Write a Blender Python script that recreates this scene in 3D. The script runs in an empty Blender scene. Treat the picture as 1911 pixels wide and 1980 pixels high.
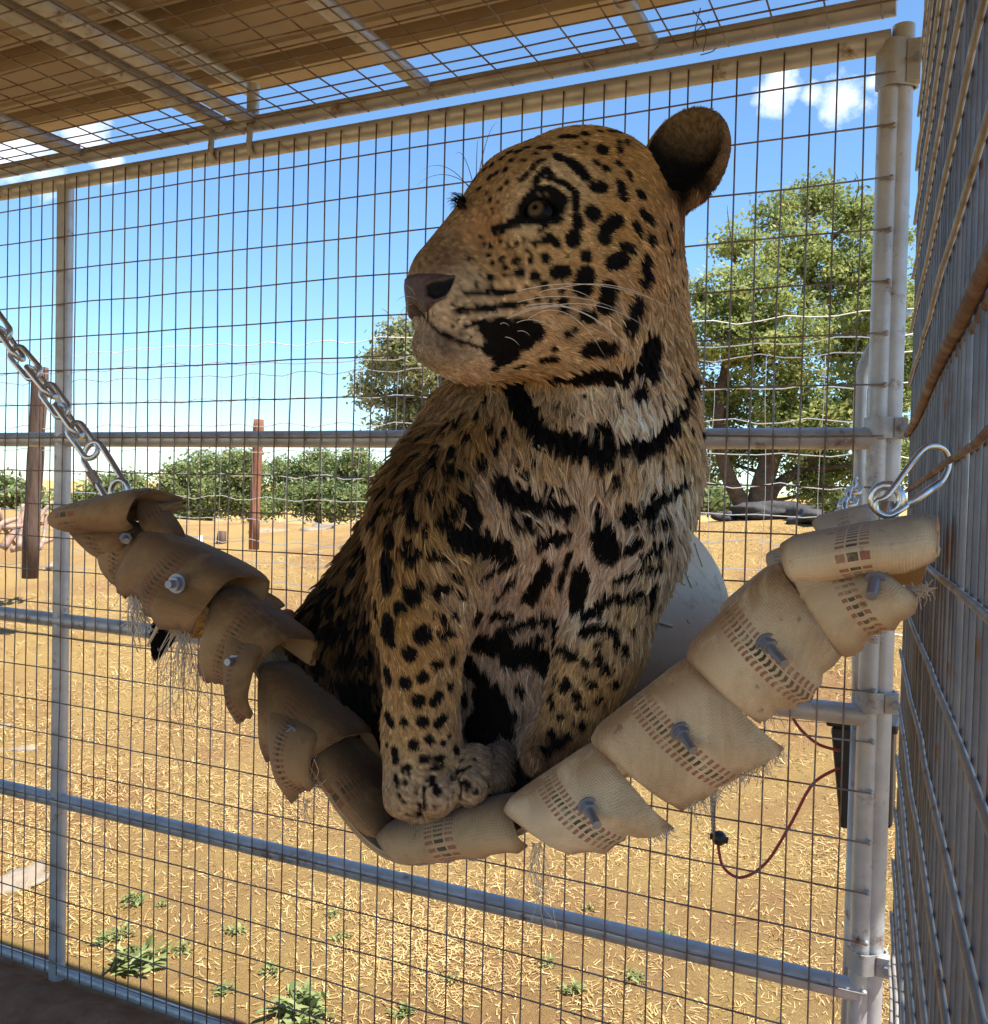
import bpy, bmesh, math, random
import numpy as np
from mathutils import Vector, Matrix, kdtree
from mathutils.bvhtree import BVHTree

# ------------------------------------------------------------------ camera
scene = bpy.context.scene
COL = scene.collection
EYE = np.array([0.0, 0.0, 1.58])
FPX, IW, IH = 1856.56, 1911.0, 1980.0          # focal length in pixels of a 1911 x 1980 frame
YAW, PITCH, ROLL = 0.45881, -0.02667, 0.02312
_cy, _sy, _cp, _sp = math.cos(YAW), math.sin(YAW), math.cos(PITCH), math.sin(PITCH)
FWD = np.array([-_sy * _cp, _cy * _cp, _sp])
_r = np.array([_cy, _sy, 0.0]); _u = np.cross(_r, FWD)
RGT = math.cos(ROLL) * _r + math.sin(ROLL) * _u
UPV = -math.sin(ROLL) * _r + math.cos(ROLL) * _u
cam_data = bpy.data.cameras.new('camera'); cam = bpy.data.objects.new('camera', cam_data); COL.objects.link(cam)
cam_data.sensor_fit = 'HORIZONTAL'; cam_data.sensor_width = 36.0
cam_data.lens = 36.0 * FPX / IW
cam_data.clip_start = 0.02; cam_data.clip_end = 3000.0
cam.matrix_world = Matrix(((RGT[0], UPV[0], -FWD[0], EYE[0]), (RGT[1], UPV[1], -FWD[1], EYE[1]), (RGT[2], UPV[2], -FWD[2], EYE[2]), (0, 0, 0, 1)))
scene.camera = cam

# ------------------------------------------------------------------ sky, sun, exposure
SUN_EL, SUN_AZ = math.radians(64), math.radians(90)     # azimuth from +Y towards +X
SUN_DIR = Vector((math.sin(SUN_AZ) * math.cos(SUN_EL), math.cos(SUN_AZ) * math.cos(SUN_EL), math.sin(SUN_EL)))
world = bpy.data.worlds.new('World'); scene.world = world; world.use_nodes = True
wn = world.node_tree.nodes; wl = world.node_tree.links
wn.clear()
w_out = wn.new('ShaderNodeOutputWorld'); w_bg = wn.new('ShaderNodeBackground')
w_sky = wn.new('ShaderNodeTexSky'); w_sky.sky_type = 'NISHITA'; w_sky.sun_disc = False
w_sky.sun_elevation = SUN_EL; w_sky.sun_rotation = SUN_AZ
w_sky.altitude = 600; w_sky.air_density = 1.0; w_sky.dust_density = 0.05; w_sky.ozone_density = 2.2
w_bg.inputs['Strength'].default_value = 0.085
# fair-weather clouds: soft noise patches over the whole dome
w_tc = wn.new('ShaderNodeTexCoord'); w_map = wn.new('ShaderNodeMapping')
w_map.inputs['Scale'].default_value = (1.0, 1.0, 2.2)
w_map.inputs['Location'].default_value = (3.1, 0.4, 1.7)
w_n1 = wn.new('ShaderNodeTexNoise'); w_n1.inputs['Scale'].default_value = 3.2; w_n1.inputs['Detail'].default_value = 9; w_n1.inputs['Roughness'].default_value = 0.58
w_rmp = wn.new('ShaderNodeValToRGB')
w_rmp.color_ramp.elements[0].position = 0.66; w_rmp.color_ramp.elements[0].color = (0, 0, 0, 1)
w_rmp.color_ramp.elements[1].position = 0.80; w_rmp.color_ramp.elements[1].color = (1, 1, 1, 1)
w_mix = wn.new('ShaderNodeMix'); w_mix.data_type = 'RGBA'
w_mix.inputs['B'].default_value = (8.0, 8.3, 8.7, 1)
wl.new(w_tc.outputs['Generated'], w_map.inputs['Vector']); wl.new(w_map.outputs['Vector'], w_n1.inputs['Vector'])
wl.new(w_n1.outputs['Fac'], w_rmp.inputs['Fac'])
w_tint = wn.new('ShaderNodeMix'); w_tint.data_type = 'RGBA'; w_tint.blend_type = 'MULTIPLY'; w_tint.inputs['Factor'].default_value = 1.0; w_tint.inputs['B'].default_value = (.80, 1.0, 1.10, 1)
wl.new(w_sky.outputs['Color'], w_tint.inputs['A']); wl.new(w_tint.outputs['Result'], w_mix.inputs['A'])
wl.new(w_mix.outputs['Result'], w_bg.inputs['Color']); wl.new(w_bg.outputs['Background'], w_out.inputs['Surface'])
# a few small cumulus puffs standing at given compass directions
def dir_px(x, y):
    v = FWD + (x - IW / 2) / FPX * RGT - (y - IH / 2) / FPX * UPV
    return v / np.linalg.norm(v)
PUFFS = [(dir_px(1512, 168), 0.034), (dir_px(1628, 190), 0.034), (dir_px(1570, 185), 0.02), (dir_px(30, 285), 0.065), (dir_px(165, 262), 0.035), (dir_px(215, 318), 0.03),
         (dir_px(1690, 160), 0.015), (np.array([-.9, .3, .42]), .09), (np.array([.75, .45, .5]), .08), (np.array([.3, -.8, .55]), .1), (np.array([-.5, -.7, .5]), .08), (np.array([.85, -.4, .35]), .09)]
w_n2 = wn.new('ShaderNodeTexNoise'); w_n2.inputs['Scale'].default_value = 26; w_n2.inputs['Detail'].default_value = 8; w_n2.inputs['Roughness'].default_value = 0.62
wl.new(w_tc.outputs['Generated'], w_n2.inputs['Vector'])
prev = None
for d, rad in PUFFS:
    d = d / np.linalg.norm(d)
    dn = wn.new('ShaderNodeVectorMath'); dn.operation = 'DISTANCE'; dn.inputs[1].default_value = tuple(d)
    wl.new(w_tc.outputs['Generated'], dn.inputs[0])
    m = wn.new('ShaderNodeMath'); m.operation = 'MULTIPLY_ADD'; m.inputs[1].default_value = -1.0 / rad; m.inputs[2].default_value = 1.0
    wl.new(dn.outputs['Value'], m.inputs[0])
    if prev is None: prev = m
    else:
        mx = wn.new('ShaderNodeMath'); mx.operation = 'MAXIMUM'; wl.new(prev.outputs[0], mx.inputs[0]); wl.new(m.outputs[0], mx.inputs[1]); prev = mx
cl = wn.new('ShaderNodeMath'); cl.operation = 'MAXIMUM'; cl.inputs[1].default_value = -0.6; wl.new(prev.outputs[0], cl.inputs[0])
ad = wn.new('ShaderNodeMath'); ad.operation = 'MULTIPLY_ADD'; ad.inputs[1].default_value = 0.55; wl.new(cl.outputs[0], ad.inputs[0]); wl.new(w_n2.outputs['Fac'], ad.inputs[2])
w_r2 = wn.new('ShaderNodeValToRGB')
w_r2.color_ramp.elements[0].position = 0.66; w_r2.color_ramp.elements[0].color = (0, 0, 0, 1)
w_r2.color_ramp.elements[1].position = 1.05; w_r2.color_ramp.elements[1].color = (0.8, 0.8, 0.8, 1)
wl.new(ad.outputs[0], w_r2.inputs['Fac'])
wl.new(w_r2.outputs['Color'], w_mix.inputs['Factor'])

sun_data = bpy.data.lights.new('sun', 'SUN'); sun = bpy.data.objects.new('sun', sun_data); COL.objects.link(sun)
sun_data.energy = 4.4; sun_data.angle = math.radians(0.53); sun_data.color = (1.0, 0.955, 0.88)
sun.rotation_euler = SUN_DIR.to_track_quat('Z', 'Y').to_euler()
sun.location = (6, 0, 9)

scene.view_settings.view_transform = 'Standard'; scene.view_settings.look = 'None'
scene.view_settings.gamma = 1.0; scene.view_settings.use_curve_mapping = False
scene.view_settings.exposure = 1.38
scene.render.engine = 'CYCLES'
scene.cycles.use_denoising = True
scene.cycles.max_bounces = 10; scene.cycles.diffuse_bounces = 5; scene.cycles.glossy_bounces = 4
scene.cycles.transmission_bounces = 4; scene.cycles.transparent_max_bounces = 8
scene.cycles.sample_clamp_indirect = 6.0

# ------------------------------------------------------------------ helpers
PX = 1911.0 / 1892.0
def ray(x, y): return FWD + (x - IW / 2) / FPX * RGT - (y - IH / 2) / FPX * UPV
def at(x, y, d): return EYE + ray(x, y) * d                      # a point d metres along the view axis
def aty(x, y, Y): v = ray(x, y); return EYE + v * (Y / v[1])     # on the upright plane Y
def atz(x, y, Z): v = ray(x, y); return EYE + v * ((Z - EYE[2]) / v[2])
RNG = np.random.default_rng(11)

def tag(o, label=None, category=None, group=None, kind=None):
    if label: o['label'] = label
    if category: o['category'] = category
    if group: o['group'] = group
    if kind: o['kind'] = kind
    return o
def empty(name, loc=(0, 0, 0), label=None, category=None, group=None):
    o = bpy.data.objects.new(name, None); COL.objects.link(o); o.location = tuple(loc); o.empty_display_size = 0.05
    return tag(o, label, category, group)
def link(name, me, mat, parent=None, smooth=True):
    if mat is not None and len(me.materials) == 0: me.materials.append(mat)
    o = bpy.data.objects.new(name, me); COL.objects.link(o)
    if parent is not None:
        o.parent = parent; o.matrix_parent_inverse = Matrix.Translation(parent_base(parent)).inverted()
    return o
def parent_base(p): return Vector(p.location)     # parts of parts sit at the origin of their part
def mesh_from(name, V, F, smooth=True):
    me = bpy.data.meshes.new(name)
    V = np.asarray(V, np.float32)
    me.from_pydata([tuple(map(float, v)) for v in V], [], [tuple(map(int, f)) for f in F])
    if smooth: me.polygons.foreach_set('use_smooth', [True] * len(me.polygons))
    me.update(); return me
def bulk_mesh(name, V, F, n, smooth=False):
    """V (N,3), F (M,n) arrays -> mesh, fast"""
    me = bpy.data.meshes.new(name); V = np.ascontiguousarray(V, np.float32); F = np.ascontiguousarray(F, np.int32)
    me.vertices.add(len(V)); me.vertices.foreach_set('co', V.ravel())
    me.loops.add(F.size); me.loops.foreach_set('vertex_index', F.ravel())
    me.polygons.add(len(F)); me.polygons.foreach_set('loop_start', np.arange(0, F.size, n, dtype=np.int32))
    me.polygons.foreach_set('loop_total', np.full(len(F), n, np.int32))
    me.polygons.foreach_set('use_smooth', np.full(len(F), smooth, bool))
    me.update(calc_edges=True); me.validate(); return me

class MB:
    def __init__(s): s.V = []; s.F = []; s.UV = {}
    def add(s, V, F):
        b = len(s.V); s.V += [tuple(map(float, v)) for v in V]; s.F += [tuple(b + i for i in f) for f in F]; return s
    def tube(s, pts, rad, n=8, cap=True, closed=False):
        P = np.asarray(pts, float); m = len(P); rad = np.full(m, rad, float) if np.isscalar(rad) else np.asarray(rad, float)
        if closed: T = np.roll(P, -1, 0) - np.roll(P, 1, 0)
        else: T = np.gradient(P, axis=0)
        T /= np.linalg.norm(T, axis=1)[:, None] + 1e-12
        a = np.array([0, 0, 1.0]) if abs(T[0][2]) < .9 else np.array([1.0, 0, 0])
        N = np.cross(T[0], a); N /= np.linalg.norm(N); V = []
        for i in range(m):
            N = N - T[i] * (N @ T[i]); N /= np.linalg.norm(N) + 1e-12; B = np.cross(T[i], N)
            for k in range(n):
                t = 2 * math.pi * k / n; V.append(P[i] + rad[i] * (math.cos(t) * N + math.sin(t) * B))
        F = []
        for i in range(m if closed else m - 1):
            j = (i + 1) % m
            for k in range(n): F.append((i * n + k, i * n + (k + 1) % n, j * n + (k + 1) % n, j * n + k))
        if cap and not closed: F.append(tuple(range(n - 1, -1, -1))); F.append(tuple((m - 1) * n + k for k in range(n)))
        return s.add(V, F)
    def cyl(s, a, b, r, n=12): return s.tube([a, b], r, n)
    def box(s, c, h, rot=None, bevel=0):
        c = np.asarray(c, float); R = np.eye(3) if rot is None else np.asarray(rot, float)
        V = [c + R @ (np.array([x, y, z]) * h) for x in (-1, 1) for y in (-1, 1) for z in (-1, 1)]
        return s.add(V, [(0, 1, 3, 2), (4, 6, 7, 5), (0, 4, 5, 1), (2, 3, 7, 6), (0, 2, 6, 4), (1, 5, 7, 3)])
    def ball(s, c, r, nu=12, nv=8, rot=None):
        c = np.asarray(c, float); r = np.full(3, r, float) if np.isscalar(r) else np.asarray(r, float); R = np.eye(3) if rot is None else rot
        V = [c + R @ (r * np.array([0, 0, 1]))]
        for i in range(1, nv):
            t = math.pi * i / nv
            for k in range(nu): V.append(c + R @ (r * np.array([math.sin(t) * math.cos(2 * math.pi * k / nu), math.sin(t) * math.sin(2 * math.pi * k / nu), math.cos(t)])))
        V.append(c - R @ (r * np.array([0, 0, 1]))); F = []
        for k in range(nu): F.append((0, 1 + k, 1 + (k + 1) % nu))
        for i in range(nv - 2):
            for k in range(nu): a = 1 + i * nu; F.append((a + k, a + nu + k, a + nu + (k + 1) % nu, a + (k + 1) % nu))
        e = len(V) - 1; a = 1 + (nv - 2) * nu
        for k in range(nu): F.append((a + (k + 1) % nu, a + k, e))
        return s.add(V, F)
    def mesh(s, name, smooth=True): return mesh_from(name, s.V, s.F, smooth)
    def build(s, name, mat, parent=None, smooth=True): return link(name, s.mesh(name, smooth), mat, parent)

def smooth_by_angle(o, deg=40):
    me = o.data
    bm = bmesh.new(); bm.from_mesh(me)
    for e in bm.edges:
        if len(e.link_faces) == 2 and e.calc_face_angle(0) > math.radians(deg): e.smooth = False
    bm.to_mesh(me); bm.free(); return o

def spline(pts, n):
    P = np.asarray(pts, float); m = len(P); out = []
    for t in np.linspace(0, m - 1, n):
        i = min(int(t), m - 2); f = t - i
        p0, p1, p2, p3 = P[max(i - 1, 0)], P[i], P[i + 1], P[min(i + 2, m - 1)]
        out.append(.5 * ((2 * p1) + (-p0 + p2) * f + (2 * p0 - 5 * p1 + 4 * p2 - p3) * f ** 2 + (-p0 + 3 * p1 - 3 * p2 + p3) * f ** 3))
    return np.array(out)

# ------------------------------------------------------------------ materials
class NT:
    def __init__(s, name):
        s.m = bpy.data.materials.new(name); s.m.use_nodes = True; s.t = s.m.node_tree; s.n = s.t.nodes; s.l = s.t.links
        s.b = s.n['Principled BSDF']; s.out = s.n['Material Output']
    def new(s, t, **k):
        x = s.n.new(t)
        for a, b in k.items():
            if a.startswith('i_'): x.inputs[a[2:].replace('_', ' ')].default_value = b
            else: setattr(x, a, b)
        return x
    def noise(s, scale, detail=4, rough=.55, vec=None, dist=0):
        x = s.new('ShaderNodeTexNoise'); x.inputs['Scale'].default_value = scale; x.inputs['Detail'].default_value = detail
        x.inputs['Roughness'].default_value = rough; x.inputs['Distortion'].default_value = dist
        if vec is not None: s.l.new(vec, x.inputs['Vector'])
        return x.outputs['Fac']
    def ramp(s, fac, stops):
        x = s.new('ShaderNodeValToRGB'); e = x.color_ramp.elements
        while len(e) < len(stops): e.new(0.5)
        for q, (p, c) in zip(e, stops): q.position = p; q.color = (*c, 1) if len(c) == 3 else c
        s.l.new(fac, x.inputs['Fac']); return x.outputs['Color']
    def mix(s, fac, a, b, mode='MIX'):
        x = s.new('ShaderNodeMix', data_type='RGBA', blend_type=mode)
        for v, k in ((fac, 'Factor'), (a, 'A'), (b, 'B')):
            i = x.inputs[k]
            if hasattr(v, 'links') or hasattr(v, 'is_linked'): s.l.new(v, i)
            elif isinstance(v, (int, float)): i.default_value = v
            else: i.default_value = (*v, 1)
        return x.outputs['Result']
    def math(s, op, a, b=None, c=None, clamp=False):
        x = s.new('ShaderNodeMath', operation=op); x.use_clamp = clamp
        for i, v in enumerate((a, b, c)):
            if v is None: continue
            if isinstance(v, (int, float)): x.inputs[i].default_value = v
            else: s.l.new(v, x.inputs[i])
        return x.outputs[0]
    def coord(s, which='Object', scale=None):
        o = s.new('ShaderNodeTexCoord').outputs[which]
        if scale is not None:
            m = s.new('ShaderNodeMapping'); m.inputs['Scale'].default_value = scale; s.l.new(o, m.inputs['Vector']); o = m.outputs['Vector']
        return o
    def set(s, **k):
        for a, v in k.items():
            i = s.b.inputs[a.replace('_', ' ')]
            if isinstance(v, (int, float)): i.default_value = v
            elif isinstance(v, tuple): i.default_value = (*v, 1) if len(v) == 3 else v
            else: s.l.new(v, i)
        return s
    def bump(s, h, strength=.3, dist=.01):
        x = s.new('ShaderNodeBump'); x.inputs['Strength'].default_value = strength; x.inputs['Distance'].default_value = dist
        s.l.new(h, x.inputs['Height']); s.l.new(x.outputs['Normal'], s.b.inputs['Normal']); return s

def mat_galv(name, lo, hi, rust=.0, metallic=.75, rough=.42):
    t = NT(name); v = t.coord('Object')
    c = t.ramp(t.noise(9, 6, .65, v), [(.3, lo), (.7, hi)])
    if rust > 0:
        f = t.ramp(t.noise(14, 8, .7, v), [(.62 - rust * .3, (0, 0, 0)), (.72 - rust * .2, (1, 1, 1))])
        c = t.mix(f, c, (.16, .085, .045))
    t.set(Base_Color=c, Metallic=metallic, Roughness=t.ramp(t.noise(30, 4, .6, v), [(.3, (rough - .1,) * 3), (.7, (rough + .15,) * 3)]))
    return t.bump(t.noise(120, 3, .6, v), .12, .002).m
M = {}
M['pipe'] = mat_galv('galvanised_pipe', (.36, .36, .36), (.54, .54, .54), rust=.12, metallic=.42, rough=.45)
M['wire'] = mat_galv('galvanised_wire', (.15, .13, .12), (.27, .25, .24), rust=.6, metallic=.5, rough=.5)
M['wire_side'] = mat_galv('shaded_wire', (.10, .11, .13), (.20, .21, .24), rust=.15, metallic=.45, rough=.45)  # rods toned darker to carry the shade under the roof
M['wire_groundlit'] = mat_galv('groundlit_wire', (.24, .22, .20), (.38, .35, .31), rust=.2, metallic=.3, rough=.5)  # tan puts the light thrown up by the ground into the colour
M['rusty'] = mat_galv('rusty_rod', (.22, .15, .10), (.36, .27, .19), rust=.8, metallic=.3, rough=.7)
M['steel'] = mat_galv('zinc_steel', (.5, .5, .5), (.72, .72, .7), rust=0, metallic=.95, rough=.28)
M['bolt'] = mat_galv('dull_bolt', (.2, .22, .26), (.34, .36, .42), rust=0, metallic=.7, rough=.45)
M['fitting'] = mat_galv('cast_fitting', (.30, .30, .29), (.48, .48, .47), rust=.2, metallic=.5, rough=.55)
# ------------------------------------------------------------------ ground
def terrain(x, y):
    x = np.asarray(x, float); y = np.asarray(y, float)
    t = np.clip((y - 2.9) / 8.6, 0, 1); q = np.clip((x / np.maximum(y, 1) + .78) / .55, 0, 1); z = (.92 + .32 * q * q * (3 - 2 * q)) * t * t * (3 - 2 * t)
    z = z - .085 * np.clip(y - 12.0, 0, 16)
    rough = np.clip((y - 2.3) / 3, 0, 1)
    z = z + rough * (.05 * np.sin(x * .9 + .7 * y) * np.sin(y * .63 + 1.1) + .025 * np.sin(2.3 * x - 1.1 * y) + .10 * np.exp(-((x + 5.2) / 2.6) ** 2 - ((y - 8.3) / 1.8) ** 2))
    return z
gx = np.concatenate([np.linspace(-400, -40, 10)[:-1], np.linspace(-40, 20, 121), np.linspace(20, 400, 10)[1:]])
gy = np.concatenate([np.linspace(-200, -10, 6)[:-1], np.linspace(-10, 45, 121), np.linspace(45, 900, 14)[1:]])
XX, YY = np.meshgrid(gx, gy, indexing='ij'); ZZ = terrain(XX, YY)
nx, ny = XX.shape; ii = np.arange(nx * ny).reshape(nx, ny)
GF = np.stack([ii[:-1, :-1], ii[1:, :-1], ii[1:, 1:], ii[:-1, 1:]], -1).reshape(-1, 4)
t = NT('dry_pasture'); v = t.coord('Object')
straw = t.ramp(t.noise(55, 8, .75, v), [(.28, (.33, .195, .075)), (.45, (.45, .29, .112)), (.58, (.51, .345, .14)), (.74, (.60, .44, .21))])
soil = t.ramp(t.noise(30, 7, .7, v), [(.3, (.27, .135, .062)), (.7, (.45, .265, .13))])
big = t.ramp(t.noise(1.1, 6, .62, v), [(.44, (0, 0, 0)), (.60, (1, 1, 1))])
c = t.mix(t.math('MULTIPLY', big, .85), straw, soil)
c = t.mix(t.ramp(t.noise(.35, 4, .6, v), [(.4, (0, 0, 0)), (.65, (.55, .55, .55))]), c, (.50, .33, .12))
fine = t.ramp(t.noise(310, 4, .8, v), [(.34, (.78, .74, .68)), (.5, (1.08, 1.07, 1.04)), (.68, (1.42, 1.42, 1.42))])
c = t.mix(1.0, c, fine, 'MULTIPLY')
c = t.mix(t.ramp(t.noise(150, 3, .6, v), [(.68, (0, 0, 0)), (.75, (.6, .6, .6))]), c, (.13, .07, .035))
t.set(Base_Color=c, Roughness=.95, Specular_IOR_Level=.1); t.bump(t.noise(170, 6, .8, v), 1.0, .03); M['pasture'] = t.m
ground = link('ground', bulk_mesh('ground', np.stack([XX, YY, ZZ], -1).reshape(-1, 3), GF, 4, True), M['pasture']); tag(ground, kind='structure')
# bare soil under the roof
t = NT('bare_soil'); v = t.coord('Object')
t.set(Base_Color=t.ramp(t.noise(12, 8, .7, v), [(.3, (.22, .105, .055)), (.55, (.34, .175, .095)), (.75, (.44, .25, .14))]), Roughness=.95, Specular_IOR_Level=.1); t.bump(t.noise(40, 7, .75, v), .8, .03); M['soil'] = t.m
sx = np.linspace(-4.6, .5, 61); sy = np.linspace(-1.3, 2.13, 52); SX, SY = np.meshgrid(sx, sy, indexing='ij')
SZ = .006 + .012 * np.sin(SX * 5.1 + SY * 3.3) ** 2 + .01 * np.sin(SX * 2.2 - SY * 7.3) ** 2
SY = SY + np.where(SY > 2.1, .03 * np.sin(SX * 9) + .02 * np.sin(SX * 23), 0); SZ = np.where(SY > 2.05, .004, SZ)
si = np.arange(61 * 52).reshape(61, 52)
soil_o = link('soil_floor', bulk_mesh('soil_floor', np.stack([SX, SY, SZ], -1).reshape(-1, 3), np.stack([si[:-1, :-1], si[1:, :-1], si[1:, 1:], si[:-1, 1:]], -1).reshape(-1, 4), 4, True), M['soil']); tag(soil_o, kind='structure')

# loose straw and chaff
def tinted(name, lo, hi, rough=.9, transl=0.0):
    t = NT(name); a = t.new('ShaderNodeAttribute'); a.attribute_name = 'tint'
    c = t.ramp(a.outputs['Fac'], [(0, lo), (1, hi)]) if not isinstance(lo, list) else t.ramp(a.outputs['Fac'], lo)
    t.set(Base_Color=c, Roughness=rough, Specular_IOR_Level=.2)
    if transl:
        tr = t.new('ShaderNodeBsdfTranslucent'); t.l.new(c, tr.inputs['Color']); mx = t.new('ShaderNodeMixShader'); mx.inputs[0].default_value = transl
        t.l.new(t.b.outputs[0], mx.inputs[1]); t.l.new(tr.outputs[0], mx.inputs[2]); t.l.new(mx.outputs[0], t.out.inputs['Surface'])
    return t.m
M['straw'] = tinted('straw_blades', [(0, (.34, .20, .078)), (.4, (.46, .30, .12)), (.75, (.56, .395, .17)), (1, (.68, .52, .28))], None)
NB = 210000
u = RNG.random(NB); dd = 2.6 * (11.0 / 2.6) ** (u ** .75); ang = RNG.uniform(-.62, .62, NB)
bx = dd * (FWD[0] * np.cos(ang) + RGT[0] * np.sin(ang)) ; by = dd * (FWD[1] * np.cos(ang) + RGT[1] * np.sin(ang))
ok = by > 2.2; bx, by, dd = bx[ok], by[ok], dd[ok]; NB = len(bx)
patch = .5 + .5 * np.sin(bx * 3.1 + 1.7 * np.sin(by * 2.3)) * np.sin(by * 2.7 + 1.3 * np.sin(bx * 1.9))
patch = np.clip(patch + .35 * np.sin(bx * 9.1 + 2 * np.sin(by * 7.7)) * np.sin(by * 8.3 + 2 * np.sin(bx * 6.1)), 0, 1)
ok = RNG.random(NB) < .12 + .88 * patch ** 1.6; bx, by, dd = bx[ok], by[ok], dd[ok]; NB = len(bx)
L = RNG.uniform(.006, .028, NB) * (1 + .10 * dd); Wd = RNG.uniform(.0007, .0016, NB) * (1 + .10 * dd); az = RNG.uniform(0, 2 * math.pi, NB)
el = np.abs(RNG.normal(0, .25, NB)) + (RNG.random(NB) < .10) * RNG.uniform(.3, .9, NB)
D3 = np.stack([np.cos(az) * np.cos(el), np.sin(az) * np.cos(el), np.sin(el)], 1); S3 = np.stack([-np.sin(az), np.cos(az), RNG.normal(0, .3, NB)], 1)
B0 = np.stack([bx, by, terrain(bx, by) + .003], 1)
Vs = np.stack([B0 - S3 * Wd[:, None], B0 + S3 * Wd[:, None], B0 + D3 * L[:, None] + S3 * Wd[:, None] * .6, B0 + D3 * L[:, None] - S3 * Wd[:, None] * .6], 1).reshape(-1, 3)
sm = bulk_mesh('dry_straw', Vs, np.arange(len(Vs)).reshape(-1, 4), 4)
ta = sm.attributes.new('tint', 'FLOAT', 'POINT'); ta.data.foreach_set('value', np.repeat(RNG.beta(2.2, 1.8, NB), 4).astype(np.float32))
so = link('dry_straw', sm, M['straw']); tag(so, 'dry yellow straw and chaff strewn over the sunlit ground', 'straw', kind='stuff')

# ------------------------------------------------------------------ green weeds
M['weed'] = tinted('weed_leaves', (.12, .16, .05), (.34, .38, .16), .7, .35)
def weed_mesh(seed, n, h):
    r = np.random.default_rng(seed); V = []; F = []; T = []
    for k in range(n):
        a = r.uniform(0, 2 * math.pi); e = r.uniform(.25, 1.2); L = h * r.uniform(.6, 1.1); w = L * r.uniform(.10, .20)
        d = np.array([math.cos(a) * math.cos(e), math.sin(a) * math.cos(e), math.sin(e)]); s = np.array([-math.sin(a), math.cos(a), 0]); b = len(V); off = np.array([np.clip(r.normal(0, .6), -1, 1), np.clip(r.normal(0, .6), -1, 1), min(abs(r.normal(0, .4)), .8)]) * h
        for q, ww in ((0, .25), (.35, 1), (.7, .8), (1, .05)):
            c = off + d * L * q - np.array([0, 0, .35 * L * q * q]); V += [c - s * w * ww, c + s * w * ww]
        F += [(b + 2 * i, b + 2 * i + 1, b + 2 * i + 3, b + 2 * i + 2) for i in range(3)]; T += [r.random()] * 8
    me = bulk_mesh('weed', np.array(V), np.array(F), 4, True); a = me.attributes.new('tint', 'FLOAT', 'POINT'); a.data.foreach_set('value', np.array(T, np.float32)); me.materials.append(M['weed']); return me
WM = [weed_mesh(1, 60, .040), weed_mesh(2, 110, .050), weed_mesh(3, 38, .034)]
def ground_hit(x, y):
    v = ray(x, y); t_ = 1.5
    for _ in range(400):
        p = EYE + v * t_
        if p[2] < terrain(p[0], p[1]): break
        t_ *= 1.006
    return EYE + v * t_
for i, (x, y, k, sc) in enumerate([(258, 1730, 0, 1), (205, 1805, 0, .9), (262, 1850, 1, 1.3), (232, 1795, 2, 1), (350, 1826, 2, 1.0), (655, 1800, 2, .9), (450, 1790, 0, .8), (520, 1868, 2, .9), (1132, 1745, 2, .8), (1216, 1878, 2, 1), (1095, 1900, 0, .8), (1050, 1850, 2, .8), (578, 1950, 1, 1.5), (1272, 1795, 2, .8), (770, 1945, 0, .8), (640, 1755, 2, .7), (430, 1900, 0, .7), (860, 1880, 2, .7), (310, 1740, 2, .7)]):
    p = ground_hit(x * PX, y * PX); o = bpy.data.objects.new('weed', WM[k]); COL.objects.link(o); o.location = p; o.rotation_euler = (0, 0, i * 1.7); o.scale = (sc,) * 3
    tag(o, ['small green weed rosette growing in the dry straw', 'large leafy green weed growing by the cage wall', 'tiny green weed sprig in the dry straw'][k], 'weed', ['weed rosettes', 'leafy weeds', 'weed sprigs'][k])

# ------------------------------------------------------------------ rocks
t = NT('pale_rock'); v = t.coord('Object'); t.set(Base_Color=t.ramp(t.noise(6, 8, .65, v), [(.3, (.20, .155, .11)), (.7, (.38, .31, .23))]), Roughness=.9); t.bump(t.noise(18, 6, .7, v), .6, .03); M['rock'] = t.m
t = NT('dark_rock'); v = t.coord('Object'); t.set(Base_Color=t.ramp(t.noise(4, 8, .65, v), [(.3, (.022, .021, .021)), (.7, (.075, .068, .064))]), Roughness=.9); t.bump(t.noise(12, 6, .7, v), .6, .05); M['boulder'] = t.m
def rock(name, p, r, mat, label, cat, seed, group=None):
    q = MB(); q.ball((0, 0, 0), 1, 28, 18); P = np.array(q.V); rr = np.random.default_rng(seed)
    for k in range(12):
        d = rr.normal(size=3); d /= np.linalg.norm(d); P *= (1 + (.15 if k < 6 else .05) * np.sin(P @ d * rr.uniform(2, 5) * (1 if k < 6 else 3) + rr.uniform(0, 6)))[:, None]
    o = link(name, mesh_from(name, P * np.array(r), q.F), mat); o.location = p; o.rotation_euler = (0, 0, rr.uniform(0, 6)); tag(o, label, cat, group); return o
for i, (x, y, w) in enumerate([(105, 1085, 60), (430, 1066, 38), (520, 1018, 70), (610, 1012, 60), (25, 1437, 50), (5, 1392, 30), (55, 1690, 110)]):
    p = ground_hit(x * PX, y * PX); d = (p - EYE) @ FWD; r = w * d / FPX * .5
    rock('rock', (p[0], p[1], p[2] - r * .12), (r, r * .8, r * .38), M['rock'], ['pale flat rock on the slope beside the leaning fence post', 'small pale rock out on the dry grass slope', 'broad pale rock at the crest below the bushes', 'pale rock slab at the crest of the dry slope', 'pale rock lying on the straw beside the cage post', 'small pale stone half buried in straw', 'large pale rock just outside the cage by the post'][i], 'rock', i + 3)
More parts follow.
